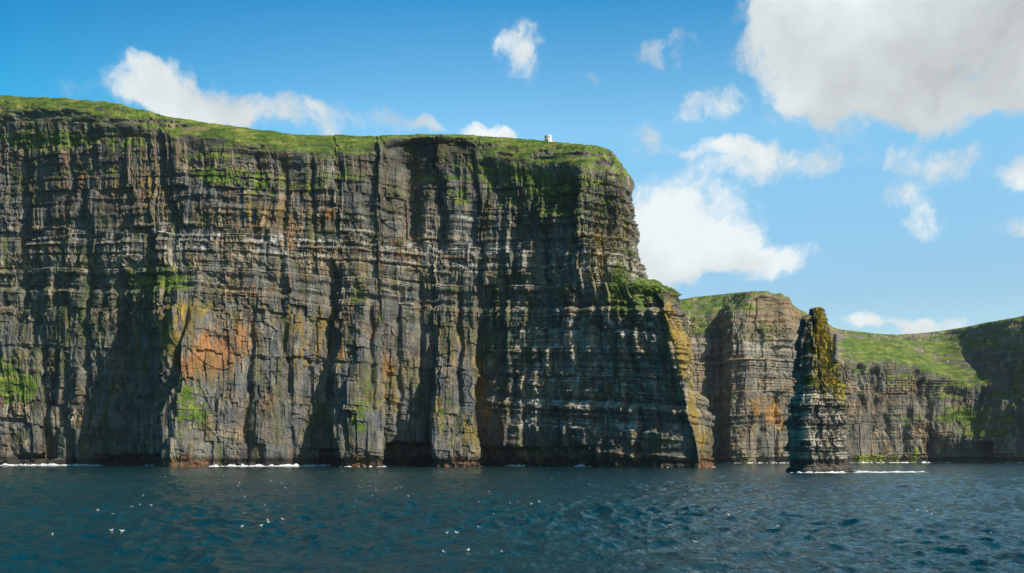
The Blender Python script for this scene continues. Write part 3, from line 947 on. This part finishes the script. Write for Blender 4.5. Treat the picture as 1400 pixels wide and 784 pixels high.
# whitecaps on the highest crests, doubling as sun glitter painted white
at = t.n('ShaderNodeAttribute', attribute_name='albedo')
fo = t.noise(g.outputs['Position'], 4.0, 5, 0.7)
foam = t.smooth(t.m('ADD', at.outputs['Fac'], t.m('MULTIPLY', t.m('SUBTRACT', fo.outputs[0], 0.5), 2.4)), 0.80, 1.05)
t.put(p_.inputs['Base Color'], t.mix(foam, wc, (0.7, 0.75, 0.78, 1)))
t.put(p_.inputs['Roughness'], t.m('ADD', 0.07, t.m('MULTIPLY', foam, 0.6)))
p_.inputs['IOR'].default_value = 1.333
p_.inputs['Specular IOR Level'].default_value = 0.30
p_.inputs['Specular Tint'].default_value = (0.16, 0.82, 1.0, 1)
t.put(p_.inputs['Normal'], b.outputs[0])
o_ = t.n('ShaderNodeOutputMaterial')
t.put(o_.inputs[0], p_.outputs[0])
cap_glint = 0.85 * sst(0.30, 0.45, h) * sst(0.1, 0.5, fbm(x / 30, y / 30, 821, 3))
cap_glint_c = np.repeat(cap_glint[..., None], 3, -1)
sea_o = mesh_grid('sea', sea[::-1], m, cap_glint_c[::-1], wrap=True, smooth=True)
tag(sea_o, 'dark teal choppy sea', None, kind='structure')

# ------------------------------------------------------------------ surf at the foot of the cliffs
FOAM = plain_material('sea_foam', (0.80, 0.83, 0.84), 0.9, 0.12, 0.8)


def foam_strip(name, path, out, wid, hgt, strength, seed, label):
    """a low uneven ridge of foam along a path; sinks under the water where there is none"""
    n = len(path)
    cum = np.r_[0, np.cumsum(np.linalg.norm(np.diff(path, axis=0), axis=1))]
    m_ = 14
    v = np.linspace(-1, 1, m_)
    uu, vv = np.meshgrid(cum, v, indexing='ij')
    cen = path[:, None, :] + out[:, None, :] * (vv[..., None] + 0.6) * wid
    hp = (1 - vv ** 2) * (0.40 + 1.3 * fbm(uu / 5, vv * 1.5, seed, 4)) * hgt
    st_ = strength[:, None] + 0.8 * fbm(uu / 16, vv * 0.6, seed + 3, 3) + 0.5 * fbm(uu / 2.0, vv * 1.3, seed + 5, 2)
    wh, _, _ = sea_at(cen[..., 0], cen[..., 1], np.full(cen.shape[:2], 2.5))
    z = wh + 0.12 + hp * sst(0.45, 0.9, st_) - 0.9 * (1 - sst(0.40, 0.55, st_))
    arr = np.concatenate([cen, z[..., None]], -1)
    o = mesh_grid(name, arr, FOAM, None, smooth=True)
    tag(o, label, None, kind='stuff')
    return o


def waterline(Q, step=2):
    """the plan position of a cliff grid at sea level"""
    j = np.argmin(np.abs(Q[..., 2] - 0.3) + (np.arange(Q.shape[1])[None, :] > 80) * 1e3, axis=1)
    pts = Q[np.arange(len(Q)), j][:, :2]
    return pts[::step]


wl = waterline(NEAR_Q)
wpx = 700 + wl[:, 0] / wl[:, 1] * F
sel = (wpx > -150) & (np.arange(len(wl)) < len(wl) * 0.93)
wl = wl[sel]
wl = np.stack([blur(wl[:, i], 5, 0) for i in (0, 1)], -1)
wpx = 700 + wl[:, 0] / wl[:, 1] * F
tg = np.gradient(wl, axis=0)
tg /= np.maximum(np.linalg.norm(tg, axis=1, keepdims=True), 1e-6)
out = np.stack([tg[:, 1], -tg[:, 0]], -1)
st_ = np.zeros(len(wl))
for (a0, a1, k) in ((-200, 92, 1.0), (92, 145, 0.75), (192, 212, 0.55), (286, 400, 0.8), (380, 452, 1.05), (470, 485, 0.5), (520, 545, 0.6), (655, 660, 0.5), (692, 718, 0.8), (788, 812, 0.75), (972, 990, 0.8)):
    st_ = np.maximum(st_, k * sst(a0 - 4, a0 + 4, wpx) * (1 - sst(a1 - 4, a1 + 4, wpx)))
foam_strip('surf', wl, out, 2.6, 1.6, st_, 900, 'white surf breaking along the foot of the near cliff')
wl = waterline(FAR_Q)
wpx = 700 + wl[:, 0] / wl[:, 1] * F
sel = (wpx > 960) & (wpx < 1500)
wl = wl[sel]
wl = np.stack([blur(wl[:, i], 5, 0) for i in (0, 1)], -1)
tg = np.gradient(wl, axis=0)
tg /= np.maximum(np.linalg.norm(tg, axis=1, keepdims=True), 1e-6)
out = np.stack([tg[:, 1], -tg[:, 0]], -1)
foam_strip('surf', wl, out, 3.0, 1.6, np.full(len(wl), 0.42), 930, 'thin line of white surf along the foot of the far cliffs')

# ------------------------------------------------------------------ sea stack
SY = 384.0
mpx = SY / F
SIL = [  # py, left px, right px
    (670, 1074, 1174), (649, 1077, 1170), (645, 1077, 1168), (640, 1077.5, 1163), (636, 1077, 1160.5), (632, 1078, 1159), (625, 1077, 1158), (618, 1075, 1160), (610, 1073.5, 1160), (600, 1074, 1159), (590, 1075, 1158.5),
    (580, 1075.5, 1158), (570, 1076.5, 1158.5), (560, 1078, 1158), (550, 1080, 1158.5), (540, 1083, 1159), (532, 1084.5, 1156.5), (525, 1086.5, 1154),
    (515, 1088.5, 1150), (508, 1088, 1148), (501, 1087, 1146.5), (495, 1089.5, 1145), (490, 1091, 1143.5), (480, 1092.5, 1140), (470, 1093.5, 1137), (460, 1094.5, 1133.5), (450, 1096, 1131.5), (442, 1096.5, 1130.5), (436, 1098, 1129.5),
    (432, 1103, 1129), (429, 1107, 1128.5), (425, 1109, 1127.5), (422, 1111, 1126.5), (420, 1114, 1124), (419.3, 1118.5, 1119.5)]
sil = np.array(SIL[::-1], float)
NA, NZ = 760, 620
tz = np.linspace(0, 1, NZ)
pyv = np.interp(tz, [0, 1], [662, 419.4])
lf = np.interp(pyv, sil[:, 0], sil[:, 1])
rt = np.interp(pyv, sil[:, 0], sil[:, 2])
cx = ((lf + rt) / 2 - 700) * mpx
ra = (rt - lf) / 2 * mpx
zc = CAM_Z + (HOR - pyv) * mpx
an = np.linspace(0, 2 * math.pi, NA, endpoint=False)
AN, CX = np.meshgrid(an, cx, indexing='ij')
RA = np.broadcast_to(ra, AN.shape)
ZC = np.broadcast_to(zc, AN.shape)
ca, sa = np.cos(AN), np.sin(AN)
# a squarish plan: flat face to the viewer turned a little, long side in depth
e = 3.6
rr = 1 / (np.abs(ca) ** e + np.abs(sa) ** e) ** (1 / e)
rot = R(16)
X0 = rr * ca
Y0 = rr * sa * 0.80
X1 = X0 * math.cos(rot) - Y0 * math.sin(rot)
Y1 = X0 * math.sin(rot) + Y0 * math.cos(rot)
X1 /= np.abs(X1).max(axis=0, keepdims=True)
sx_ = CX + X1 * RA
sy_ = SY + 2 + Y1 * RA
us = (AN * 13.0).astype(np.float32)
zf = ZC.astype(np.float32)
lowk = sst(42, 34, zf)
# wrap-safe noise: drive it with the plan position instead of the angle
xa = (X1 * 13).astype(np.float32)
ya = (Y1 * 13).astype(np.float32)
ud0 = (X1 * 13 + 1.37 * Y1 * 13).astype(np.float32)
zb = zf + 0.25 * perlin(xa / 9, ya / 9, 851)
D = 0.95 * beds(zb, 1.9, 852, 0.3) * (0.6 + 0.8 * perlin(xa / 5 + ya / 7, zf / 5, 853)) * (0.45 + 0.75 * lowk)
D += 0.5 * beds(zb, 0.75, 854, 0.3) * (0.4 + 0.6 * lowk)
D += 0.9 * blocks(ud0, zb, 3.2, 4.0, 841) + 0.35 * blocks(ud0, zb, 1.3, 1.4, 843)
ud = xa + 1.37 * ya
D += (1.1 - 0.55 * lowk) * fbm(ud / 4.5, zf / 11, 855, 4)
cvs, _ = cells(ud, zf, 2.6, 5.0, 856)
D += 0.75 * cvs
cvs2, _ = cells(ud, zf, 0.9, 1.3, 857)
D += 0.16 * cvs2 + 0.2 * fbm(ud / 0.9, zf / 0.9, 858, 3)
# dark recess in the upper middle of the stack and a cut base
D -= 1.8 * np.exp(-((sx_ / SY * F + 700 - 1118) / 10) ** 2 - ((zf - 38) / 4.0) ** 2) * (sa < 0)
D = D * (1 - 0.6 * sst(4.0, 2.0, zf)) + 0.5 * blocks(ud0, zb, 2.4, 1.0, 847) * sst(4.0, 2.0, zf)
D -= 1.2 * np.exp(-((zf - 3.6) / 1.2) ** 2)
D += 0.5 * sst(2.4, 1.6, zf)
# vertical groove between the two summits
tpx = (sx_ / SY * F + 700)
D -= 1.3 * np.exp(-((tpx - 1108) / 2.2) ** 2) * sst(50, 56, zf)
D -= 1.0 * lowk + 0.8 * sst(-0.2, -0.8, X1) * lowk
D *= np.clip(RA / 4.0, 0.12, 1.0)
nx_, ny_ = X1, Y1
ln_ = np.sqrt(nx_ ** 2 + ny_ ** 2)
Q = np.stack([sx_ + nx_ / ln_ * (D - 0.25), sy_ + ny_ / ln_ * D, ZC + 0.12 * fbm(ud / 1.2, zf / 1.2, 859, 2)], -1)
Q[:, -1, :] = Q[:, -1, :].mean(0)
npx, npy = project(Q)
nn = grid_normals(Q, True)
snz = nn[..., 2]
c = np.broadcast_to(np.array([0.20, 0.18, 0.15]), Q.shape).copy()
c = L(c, np.array([0.62, 0.55, 0.44]), 0.9 * sst(0.05, 0.5, beds(zb, 2.0, 861, 0.2) + 1.0 * fbm(ud / 3, zf / 1.2, 862, 4) + 0.5 * sst(0.1, 0.6, snz)) * lowk)
c = L(c, np.array([0.05, 0.047, 0.045]), 0.5 * sst(0.05, 0.5, fbm(ud / 5, zf / 4, 863, 4)))
c = L(c, np.array([0.12, 0.085, 0.06]), 0.5 * sst(0.0, 0.5, fbm(ud / 6, zf / 9, 864, 3)))
lich = patch(npx, npy, [(1120, 460, 18, 40, 0.75), (1130, 510, 22, 30, 0.8), (1122, 440, 8, 16, 1.2), (1128, 470, 8, 26, 1.2), (1134, 495, 10, 24, 1.2), (1124, 510, 18, 20, 0.7), (1118, 424, 8, 6, 1.1), (1103, 440, 8, 10, 0.9), (1108, 470, 10, 16, 0.7), (1152, 530, 10, 22, 0.8), (1140, 480, 8, 30, 0.9), (1105, 455, 8, 10, 0.5)]) * np.clip(0.95 + 0.4 * X1, 0, 1.1)
ln1 = fbm(ud / 1.8, zf / 4, 865, 4)
c = L(c, L(np.broadcast_to(np.array([0.60, 0.44, 0.05]), Q.shape), np.array([0.26, 0.25, 0.045]), sst(0, 0.5, fbm(ud / 2.5, zf / 3, 869, 3))), 0.92 * sst(0.34, 0.74, lich * 0.85 + 0.75 * ln1 + 0.15 * sst(0, 0.5, snz)))
mo = np.maximum(patch(npx, npy, [(1112, 470, 18, 50, 0.8), (1125, 520, 40, 26, 0.9), (1120, 520, 30, 22, 1.0), (1150, 525, 14, 30, 1.2), (1112, 450, 10, 20, 0.8), (1110, 490, 14, 22, 0.7), (1135, 545, 18, 10, 0.7), (1156, 555, 6, 14, 0.9)]), sst(0.5, 0.8, snz) * (1 - lowk))
c = L(c, np.array([0.105, 0.115, 0.020]), sst(0.5, 0.85, mo * 0.9 + 0.4 * fbm(ud / 2.2, zf / 3, 866, 4) - 0.45 * sst(0.45, 0.8, lich + 0.4 * ln1)))
wet = sst(6.0, 3.0, zf + fbm(ud / 3, zf / 3, 867, 2))
c = L(c, np.array([0.030, 0.026, 0.024]), 0.8 * wet)
c *= 1 + 0.3 * fbm(ud / 0.8, zf / 0.8, 868, 3)[..., None]
STACK_ROCK = rock_material('stack_rock', 2.0)
stack = bpy.data.objects.new('sea_stack', None)
COL.objects.link(stack)
stack.location = (float(cx[10]), SY, 0)
tag(stack, 'tall layered rock pillar standing alone in the sea, its top yellow with lichen', 'sea stack')
off = np.array([float(cx[10]), SY, 0.0])
rock_o = mesh_grid('rock_pillar', (Q - off)[::-1] if False else Q - off, STACK_ROCK, np.clip(c, 0.008, 0.8), wrap=True, parent=stack)

# the thin detached finger on its right shoulder
n_a, n_z = 64, 90
tz = np.linspace(0, 1, n_z)
an = np.linspace(0, 2 * math.pi, n_a, endpoint=False)
A2, T2_ = np.meshgrid(an, tz, indexing='ij')
zb2 = CAM_Z + (HOR - np.interp(tz, [0, 1], [497, 457])) * mpx
cx2 = (np.interp(tz, [0, 0.5, 1], [1138.5, 1138.8, 1138.8]) - 700) * mpx
r2 = np.interp(tz, [0, 0.3, 0.8, 0.95, 1], [5.5, 3.8, 3.2, 2.4, 0.2]) * mpx
r2n = r2 * 1.0
bb = 1 + 0.25 * fbm(A2 * 0 + np.cos(A2) * 1.5 + np.sin(A2) * 2, T2_ * 6, 871, 3) + 0.10 * beds(T2_ * 20, 1.5, 872)
Q2 = np.stack([cx2 + np.cos(A2) * r2n * bb, SY - 3.0 + np.sin(A2) * r2n * 1.5 * bb, np.broadcast_to(zb2, A2.shape)], -1)
c2 = np.broadcast_to(np.array([0.30, 0.27, 0.21]), Q2.shape).copy()
c2 = L(c2, np.array([0.24, 0.18, 0.04]), sst(0.0, 0.5, fbm(np.cos(A2) * 2, T2_ * 5, 873, 3)) * (1 - T2_ * 0.7))
c2 *= 1 + 0.3 * fbm(np.cos(A2) * 6, T2_ * 18, 874, 3)[..., None]
fin_o = mesh_grid('rock_pinnacle', Q2 - off, STACK_ROCK, np.clip(c2, 0.01, 0.8), wrap=True, parent=stack)
fin_o['label'] = 'thin pale rock finger split from the pillar top'

# surf round the foot of the stack and the streak trailing right
ang_ = np.linspace(R(200), R(390), 160)
pth = np.stack([cx[20] + np.cos(ang_) * (ra[20] + 0.6), SY + 2 + np.sin(ang_) * ra[20] * 0.86], -1)
ot = np.stack([np.cos(ang_), np.sin(ang_)], -1)
foam_strip('surf', pth, ot, 1.3, 0.7, np.interp(ang_, [R(200), R(290), R(320), R(390)], [0.2, 0.35, 0.9, 1.1]), 950, 'white surf washing round the foot of the sea stack')
xx = np.linspace(1160, 1268, 200)
pth = np.stack([(xx - 700) / F * (SY + 4), SY - 2.5 + 8 * sst(1175, 1265, xx)], -1)
ot = np.tile([[0.0, -1.0]], (200, 1))
foam_strip('surf', pth, ot, 3.4, 0.55, np.interp(xx, [1160, 1175, 1200, 1225, 1255, 1268], [1.6, 1.5, 1.2, 1.3, 1.2, 0.3]), 960, 'white streak of foam trailing right of the sea stack')

# ------------------------------------------------------------------ round tower on the cliff top
import bmesh


def obj_from_bm(name, bm, mat, parent=None, smooth=False):
    me = bpy.data.meshes.new(name)
    bmesh.ops.recalc_face_normals(bm, faces=bm.faces)
    for f_ in bm.faces:
        f_.smooth = smooth
    bm.to_mesh(me)
    bm.free()
    for mt in (mat if isinstance(mat, list) else [mat]):
        me.materials.append(mt)
    o = bpy.data.objects.new(name, me)
    COL.objects.link(o)
    if parent:
        o.parent = parent
    return o


def bm_box(bm, cx_, cy_, cz_, sx, sy, sz, rz=0.0):
    r = bmesh.ops.create_cube(bm, size=1.0)
    cr, sr = math.cos(rz), math.sin(rz)
    for v in r['verts']:
        x_, y_, z_ = v.co.x * sx, v.co.y * sy, v.co.z * sz
        v.co = (cx_ + x_ * cr - y_ * sr, cy_ + x_ * sr + y_ * cr, cz_ + z_)
    return r['verts']


def bm_lathe(bm, prof, n=32, cx_=0, cy_=0):
    rings = []
    for (r_, z_) in prof:
        rings.append([bm.verts.new((cx_ + r_ * math.cos(2 * math.pi * i / n), cy_ + r_ * math.sin(2 * math.pi * i / n), z_)) for i in range(n)])
    for a_, b_ in zip(rings[:-1], rings[1:]):
        for i in range(n):
            bm.faces.new((a_[i], a_[(i + 1) % n], b_[(i + 1) % n], b_[i]))
    bm.faces.new(rings[-1])
    return rings


WHITE = plain_material('limewashed_stone', (0.74, 0.73, 0.68), 0.8, 0.10, 1.2)
DARK = plain_material('dark_timber', (0.05, 0.045, 0.04), 0.6, 0.2, 4)
SLATE = plain_material('slate_roof', (0.55, 0.55, 0.53), 0.6, 0.15, 2)
ty = 722.0
tx = (749.5 - 700) / F * ty
tzb = CAM_Z + (HOR - 196.0) / F * ty
tw = bpy.data.objects.new('stone_tower', None)
COL.objects.link(tw)
tw.location = (tx, ty, tzb)
tag(tw, 'small white round tower with a battlemented top on the grassy cliff edge', 'tower')
bm = bmesh.new()
bm_lathe(bm, [(2.75, -3), (2.70, 0.2), (2.45, 3.6), (2.45, 3.9), (2.70, 4.15), (2.70, 4.9), (2.3, 4.9), (2.3, 4.5)])
obj_from_bm('wall', bm, WHITE, tw)
for i in range(10):
    a_ = 2 * math.pi * i / 10
    bm = bmesh.new()
    bm_box(bm, 2.5 * math.cos(a_), 2.5 * math.sin(a_), 5.22, 0.42, 0.85, 0.65, a_)
    obj_from_bm('merlon', bm, WHITE, tw)
bm = bmesh.new()
bm_box(bm, -0.45, -2.70, 1.0, 0.75, 0.2, 1.9)
d_o = obj_from_bm('door', bm, DARK, tw)
bm = bmesh.new()
bm_box(bm, 0.9, -2.32, 2.9, 0.35, 0.3, 0.8, 0.35)
obj_from_bm('window', bm, DARK, tw)
bm = bmesh.new()
bm_box(bm, 3.9, 0.4, 0.3, 3.0, 2.8, 2.2)
an_o = obj_from_bm('annex', bm, WHITE, tw)
bm = bmesh.new()
v_ = [bm.verts.new(t_) for t_ in [(2.3, -1.15, 1.4), (5.55, -1.15, 1.4), (5.55, 1.95, 1.4), (2.3, 1.95, 1.4), (2.3, 0.4, 2.25), (5.55, 0.4, 2.25)]]
for f_ in ((0, 1, 5, 4), (2, 3, 4, 5), (1, 2, 5), (3, 0, 4), (3, 2, 1, 0)):
    bm.faces.new([v_[i] for i in f_])
obj_from_bm('roof', bm, SLATE, an_o)

# ------------------------------------------------------------------ seabirds
BIRD_W = plain_material('white_plumage', (0.82, 0.82, 0.80), 0.7, 0.05, 4)
BIRD_G = plain_material('grey_plumage', (0.42, 0.44, 0.47), 0.7, 0.08, 4)
BIRD_B = plain_material('bill_yellow', (0.55, 0.32, 0.05), 0.5, 0.05, 4)


def bird_body(bm, rings, n=12):
    """one closed skin through rings (x, z, half width, half height)"""
    prev = None
    first = None
    for (x_, z_, ry_, rz_) in rings:
        ring = [bm.verts.new((x_, ry_ * math.cos(2 * math.pi * i / n), z_ + rz_ * math.sin(2 * math.pi * i / n))) for i in range(n)]
        if prev:
            for i in range(n):
                bm.faces.new((prev[i], prev[(i + 1) % n], ring[(i + 1) % n], ring[i]))
        else:
            first = ring
        prev = ring
    bm.faces.new(first[::-1])
    bm.faces.new(prev)


def floating_mesh():
    bm = bmesh.new()
    bird_body(bm, [(-0.30, 0.155, 0.004, 0.004), (-0.25, 0.13, 0.03, 0.022), (-0.17, 0.09, 0.075, 0.06), (-0.05, 0.065, 0.105, 0.09), (0.06, 0.065, 0.10, 0.09),
                   (0.125, 0.11, 0.065, 0.075), (0.145, 0.165, 0.045, 0.05), (0.155, 0.205, 0.046, 0.045), (0.185, 0.222, 0.042, 0.038), (0.21, 0.212, 0.026, 0.024),
                   (0.225, 0.205, 0.013, 0.013), (0.27, 0.195, 0.007, 0.008), (0.285, 0.190, 0.002, 0.002)])
    for f_ in bm.faces:
        c_ = f_.calc_center_median()
        if c_.x > 0.217:
            f_.material_index = 2
        elif c_.z > 0.095 and c_.x < 0.09 and c_.x > -0.22:
            f_.material_index = 1
    return bm


def flying_mesh():
    bm = bmesh.new()
    bird_body(bm, [(-0.26, 0.0, 0.05, 0.006), (-0.18, 0.0, 0.045, 0.025), (-0.05, 0.0, 0.07, 0.06), (0.08, 0.0, 0.065, 0.055), (0.15, 0.01, 0.04, 0.04), (0.19, 0.015, 0.04, 0.038), (0.22, 0.01, 0.02, 0.02), (0.27, 0.0, 0.004, 0.004)])
    for s_ in (-1, 1):
        sec = [(0.03, 0.04, 0.06, 0.012), (0.30, 0.14, 0.075, 0.010), (0.60, 0.06, 0.0, 0.005)]
        pr_ = None
        for (yy, zz_, ch, th_) in [(0.04, 0.02, 0.085, 0.014), (0.28, 0.13, 0.075, 0.010), (0.48, 0.10, 0.05, 0.007), (0.64, 0.03, 0.008, 0.003)]:
            xm = 0.05 + 0.05 * math.sin(yy * 5) - yy * 0.12
            ring = [bm.verts.new(v_) for v_ in ((xm + ch, s_ * yy, zz_), (xm, s_ * yy, zz_ + th_), (xm - ch, s_ * yy, zz_), (xm, s_ * yy, zz_ - th_))]
            if pr_:
                for i in range(4):
                    bm.faces.new((pr_[i], pr_[(i + 1) % 4], ring[(i + 1) % 4], ring[i]))
            pr_ = ring
        bm.faces.new(pr_)
    return bm


FLOAT = [
    (112, 649), (116, 649), (152, 657), (12, 665), (204, 652), (220, 653), (226, 653), (242, 649), (258, 655), (203, 665), (208, 665), (195, 678), (180, 692), (192, 691), (207, 691),
    (130, 700), (157, 706), (153, 726), (151, 729), (166, 730), (73, 733), (287, 649), (290, 653), (280, 654), (297, 661), (306, 651), (316, 652), (327, 662), (325, 667), (358, 656),
    (370, 658), (385, 661), (390, 668), (398, 669), (335, 680), (365, 690), (380, 692), (333, 703), (333, 720), (356, 720), (365, 717), (367, 714), (377, 715), (387, 713), (365, 698),
    (423, 647), (443, 645), (447, 645), (493, 658), (451, 664), (491, 666), (505, 659), (506, 666), (514, 670), (483, 679), (471, 678), (507, 679), (518, 682), (486, 685), (486, 694),
    (540, 669), (543, 668), (549, 667), (544, 679), (559, 679), (568, 679), (596, 680), (618, 667), (638, 647), (602, 646), (648, 652), (545, 646), (668, 673), (670, 677), (654, 688),
    (707, 687), (699, 690), (727, 690), (737, 689), (755, 656), (714, 642), (775, 655), (611, 729), (623, 729), (656, 725), (609, 759), (642, 755), (675, 705), (686, 753),
    (918, 718), (952, 743), (1030, 700), (1064, 720), (1045, 680), (1054, 682), (1075, 681), (1213, 673), (1198, 689), (1180, 702), (1255, 699), (1268, 699), (1273, 702), (1290, 706),
    (1353, 713), (1354, 727), (996, 707)]


def bird_label(px, py):
    if px < 20:
        return 'lone white seabird on the water nearest the left edge below the low shelf'
    if px < 100:
        return 'lone white seabird on the dark water low in the left corner'
    if px < 270:
        if py < 670:
            return 'tiny white seabird in the loose flock close under the dark left cliff'
        if py < 710:
            return 'white seabird in the sparse flock on dark water midway below the dark left cliff'
        return 'white seabird in the tight trio on dark water below the left cliff'
    if px < 410:
        if py < 672:
            return 'tiny white seabird in the flock close under the orange stained rock'
        if py < 710:
            return 'white seabird in the loose line on the water below the orange stained rock'
        return 'larger white seabird in the nearest cluster of birds resting left of centre'
    if px < 605:
        if py > 700:
            return 'white seabird in the near water'
        if py < 662:
            return 'tiny white seabird close in front of the two narrow rock piers'
        return 'white seabird in the spread flock on the water below the sea cave between the piers'
    if px < 700 and py > 700:
        if py < 735:
            return 'white seabird in the near row resting on open water left of the centre line'
        return 'white seabird among the few nearest birds at the bottom of the water'
    if px < 800:
        return 'white seabird in the loose flock on the water below the dark right cliff face'
    if px < 1100:
        if py < 690:
            return 'tiny white seabird in the short row on the water left of the sea stack foot'
        return 'white seabird scattered on the choppy water below the headland tip'
    if px < 1240:
        return 'white seabird on the choppy water just below the foam streak of the stack'
    if px < 1310:
        return 'white seabird in the small row resting on choppy water right of the sea stack'
    return 'white seabird resting on the choppy water near the right edge'


rb = random.Random(3)
proto = None
for (px, py) in FLOAT:
    Y = CAM_Z * F / (py - HOR)
    X = (px - 700) / F * Y
    hz, dx_, dy_ = sea_at(np.array([X]), np.array([Y]), np.array([max(Y * 0.0042, 0.2)]))
    if proto is None:
        b_ = obj_from_bm('seabird', floating_mesh(), [BIRD_W, BIRD_G, BIRD_B], None, True)
        proto = b_
    else:
        b_ = proto.copy()
        COL.objects.link(b_)
    # a riding bird goes with the crest it sits on
    b_.location = (X + dx_[0], Y + dy_[0], float(hz[0]) + 0.015)
    s_ = rb.uniform(0.50, 0.72)
    b_.scale = (s_, s_, s_)
    b_.rotation_euler = (0, rb.uniform(-0.1, 0.1), rb.uniform(0, 6.28))
    tag(b_, bird_label(px, py), 'seabird', 'seabirds resting on the sea')

proto = None
FLY = [(783, 597, 560, 'white gull flying low before the dark cliff face left of the headland tip'),
       (806, 613, 560, 'white gull flying just above the water before the low dark notch'),
       (895, 516, 540, 'white gull flying before the dark middle of the headland'),
       (972, 524, 560, 'white gull flying in the gap between headland and sea stack'),
       (1236, 573, 700, 'white gull flying before the green slope right of the sea stack'),
       (1259, 431, 700, 'dark speck of a gull flying above the dip in the far skyline'),
       (333, 606, 620, 'white gull flying before the grey wall under the orange rock'),
       (201, 606, 620, 'white gull flying before the foot of the dark left cliff')]
for (px, py, Y, lb) in FLY:
    if proto is None:
        b_ = obj_from_bm('flying_gull', flying_mesh(), BIRD_W, None, True)
        proto = b_
    else:
        b_ = proto.copy()
        COL.objects.link(b_)
    b_.location = P(px, py, Y)
    b_.scale = (1.3, 1.3, 1.3)
    b_.rotation_euler = (rb.uniform(-0.4, 0.4), 0, rb.uniform(0, 6.28))
    tag(b_, lb, 'gull', 'gulls flying before the cliffs')

# ------------------------------------------------------------------ air
bm = bmesh.new()
bm_box(bm, 50, 800, 149, 3400, 2000, 302)
hz_m = bpy.data.materials.new('sea_air')
hz_m.use_nodes = True
t = NT(hz_m.node_tree)
pv = t.n('ShaderNodeVolumePrincipled')
pv.inputs['Color'].default_value = (0.80, 0.90, 1.0, 1)
pv.inputs['Density'].default_value = 0.00003
pv.inputs['Anisotropy'].default_value = 0.2
o_ = t.n('ShaderNodeOutputMaterial')
t.put(o_.inputs['Volume'], pv.outputs[0])
hz = obj_from_bm('haze', bm, hz_m)
tag(hz, 'thin sea air', None, kind='stuff')
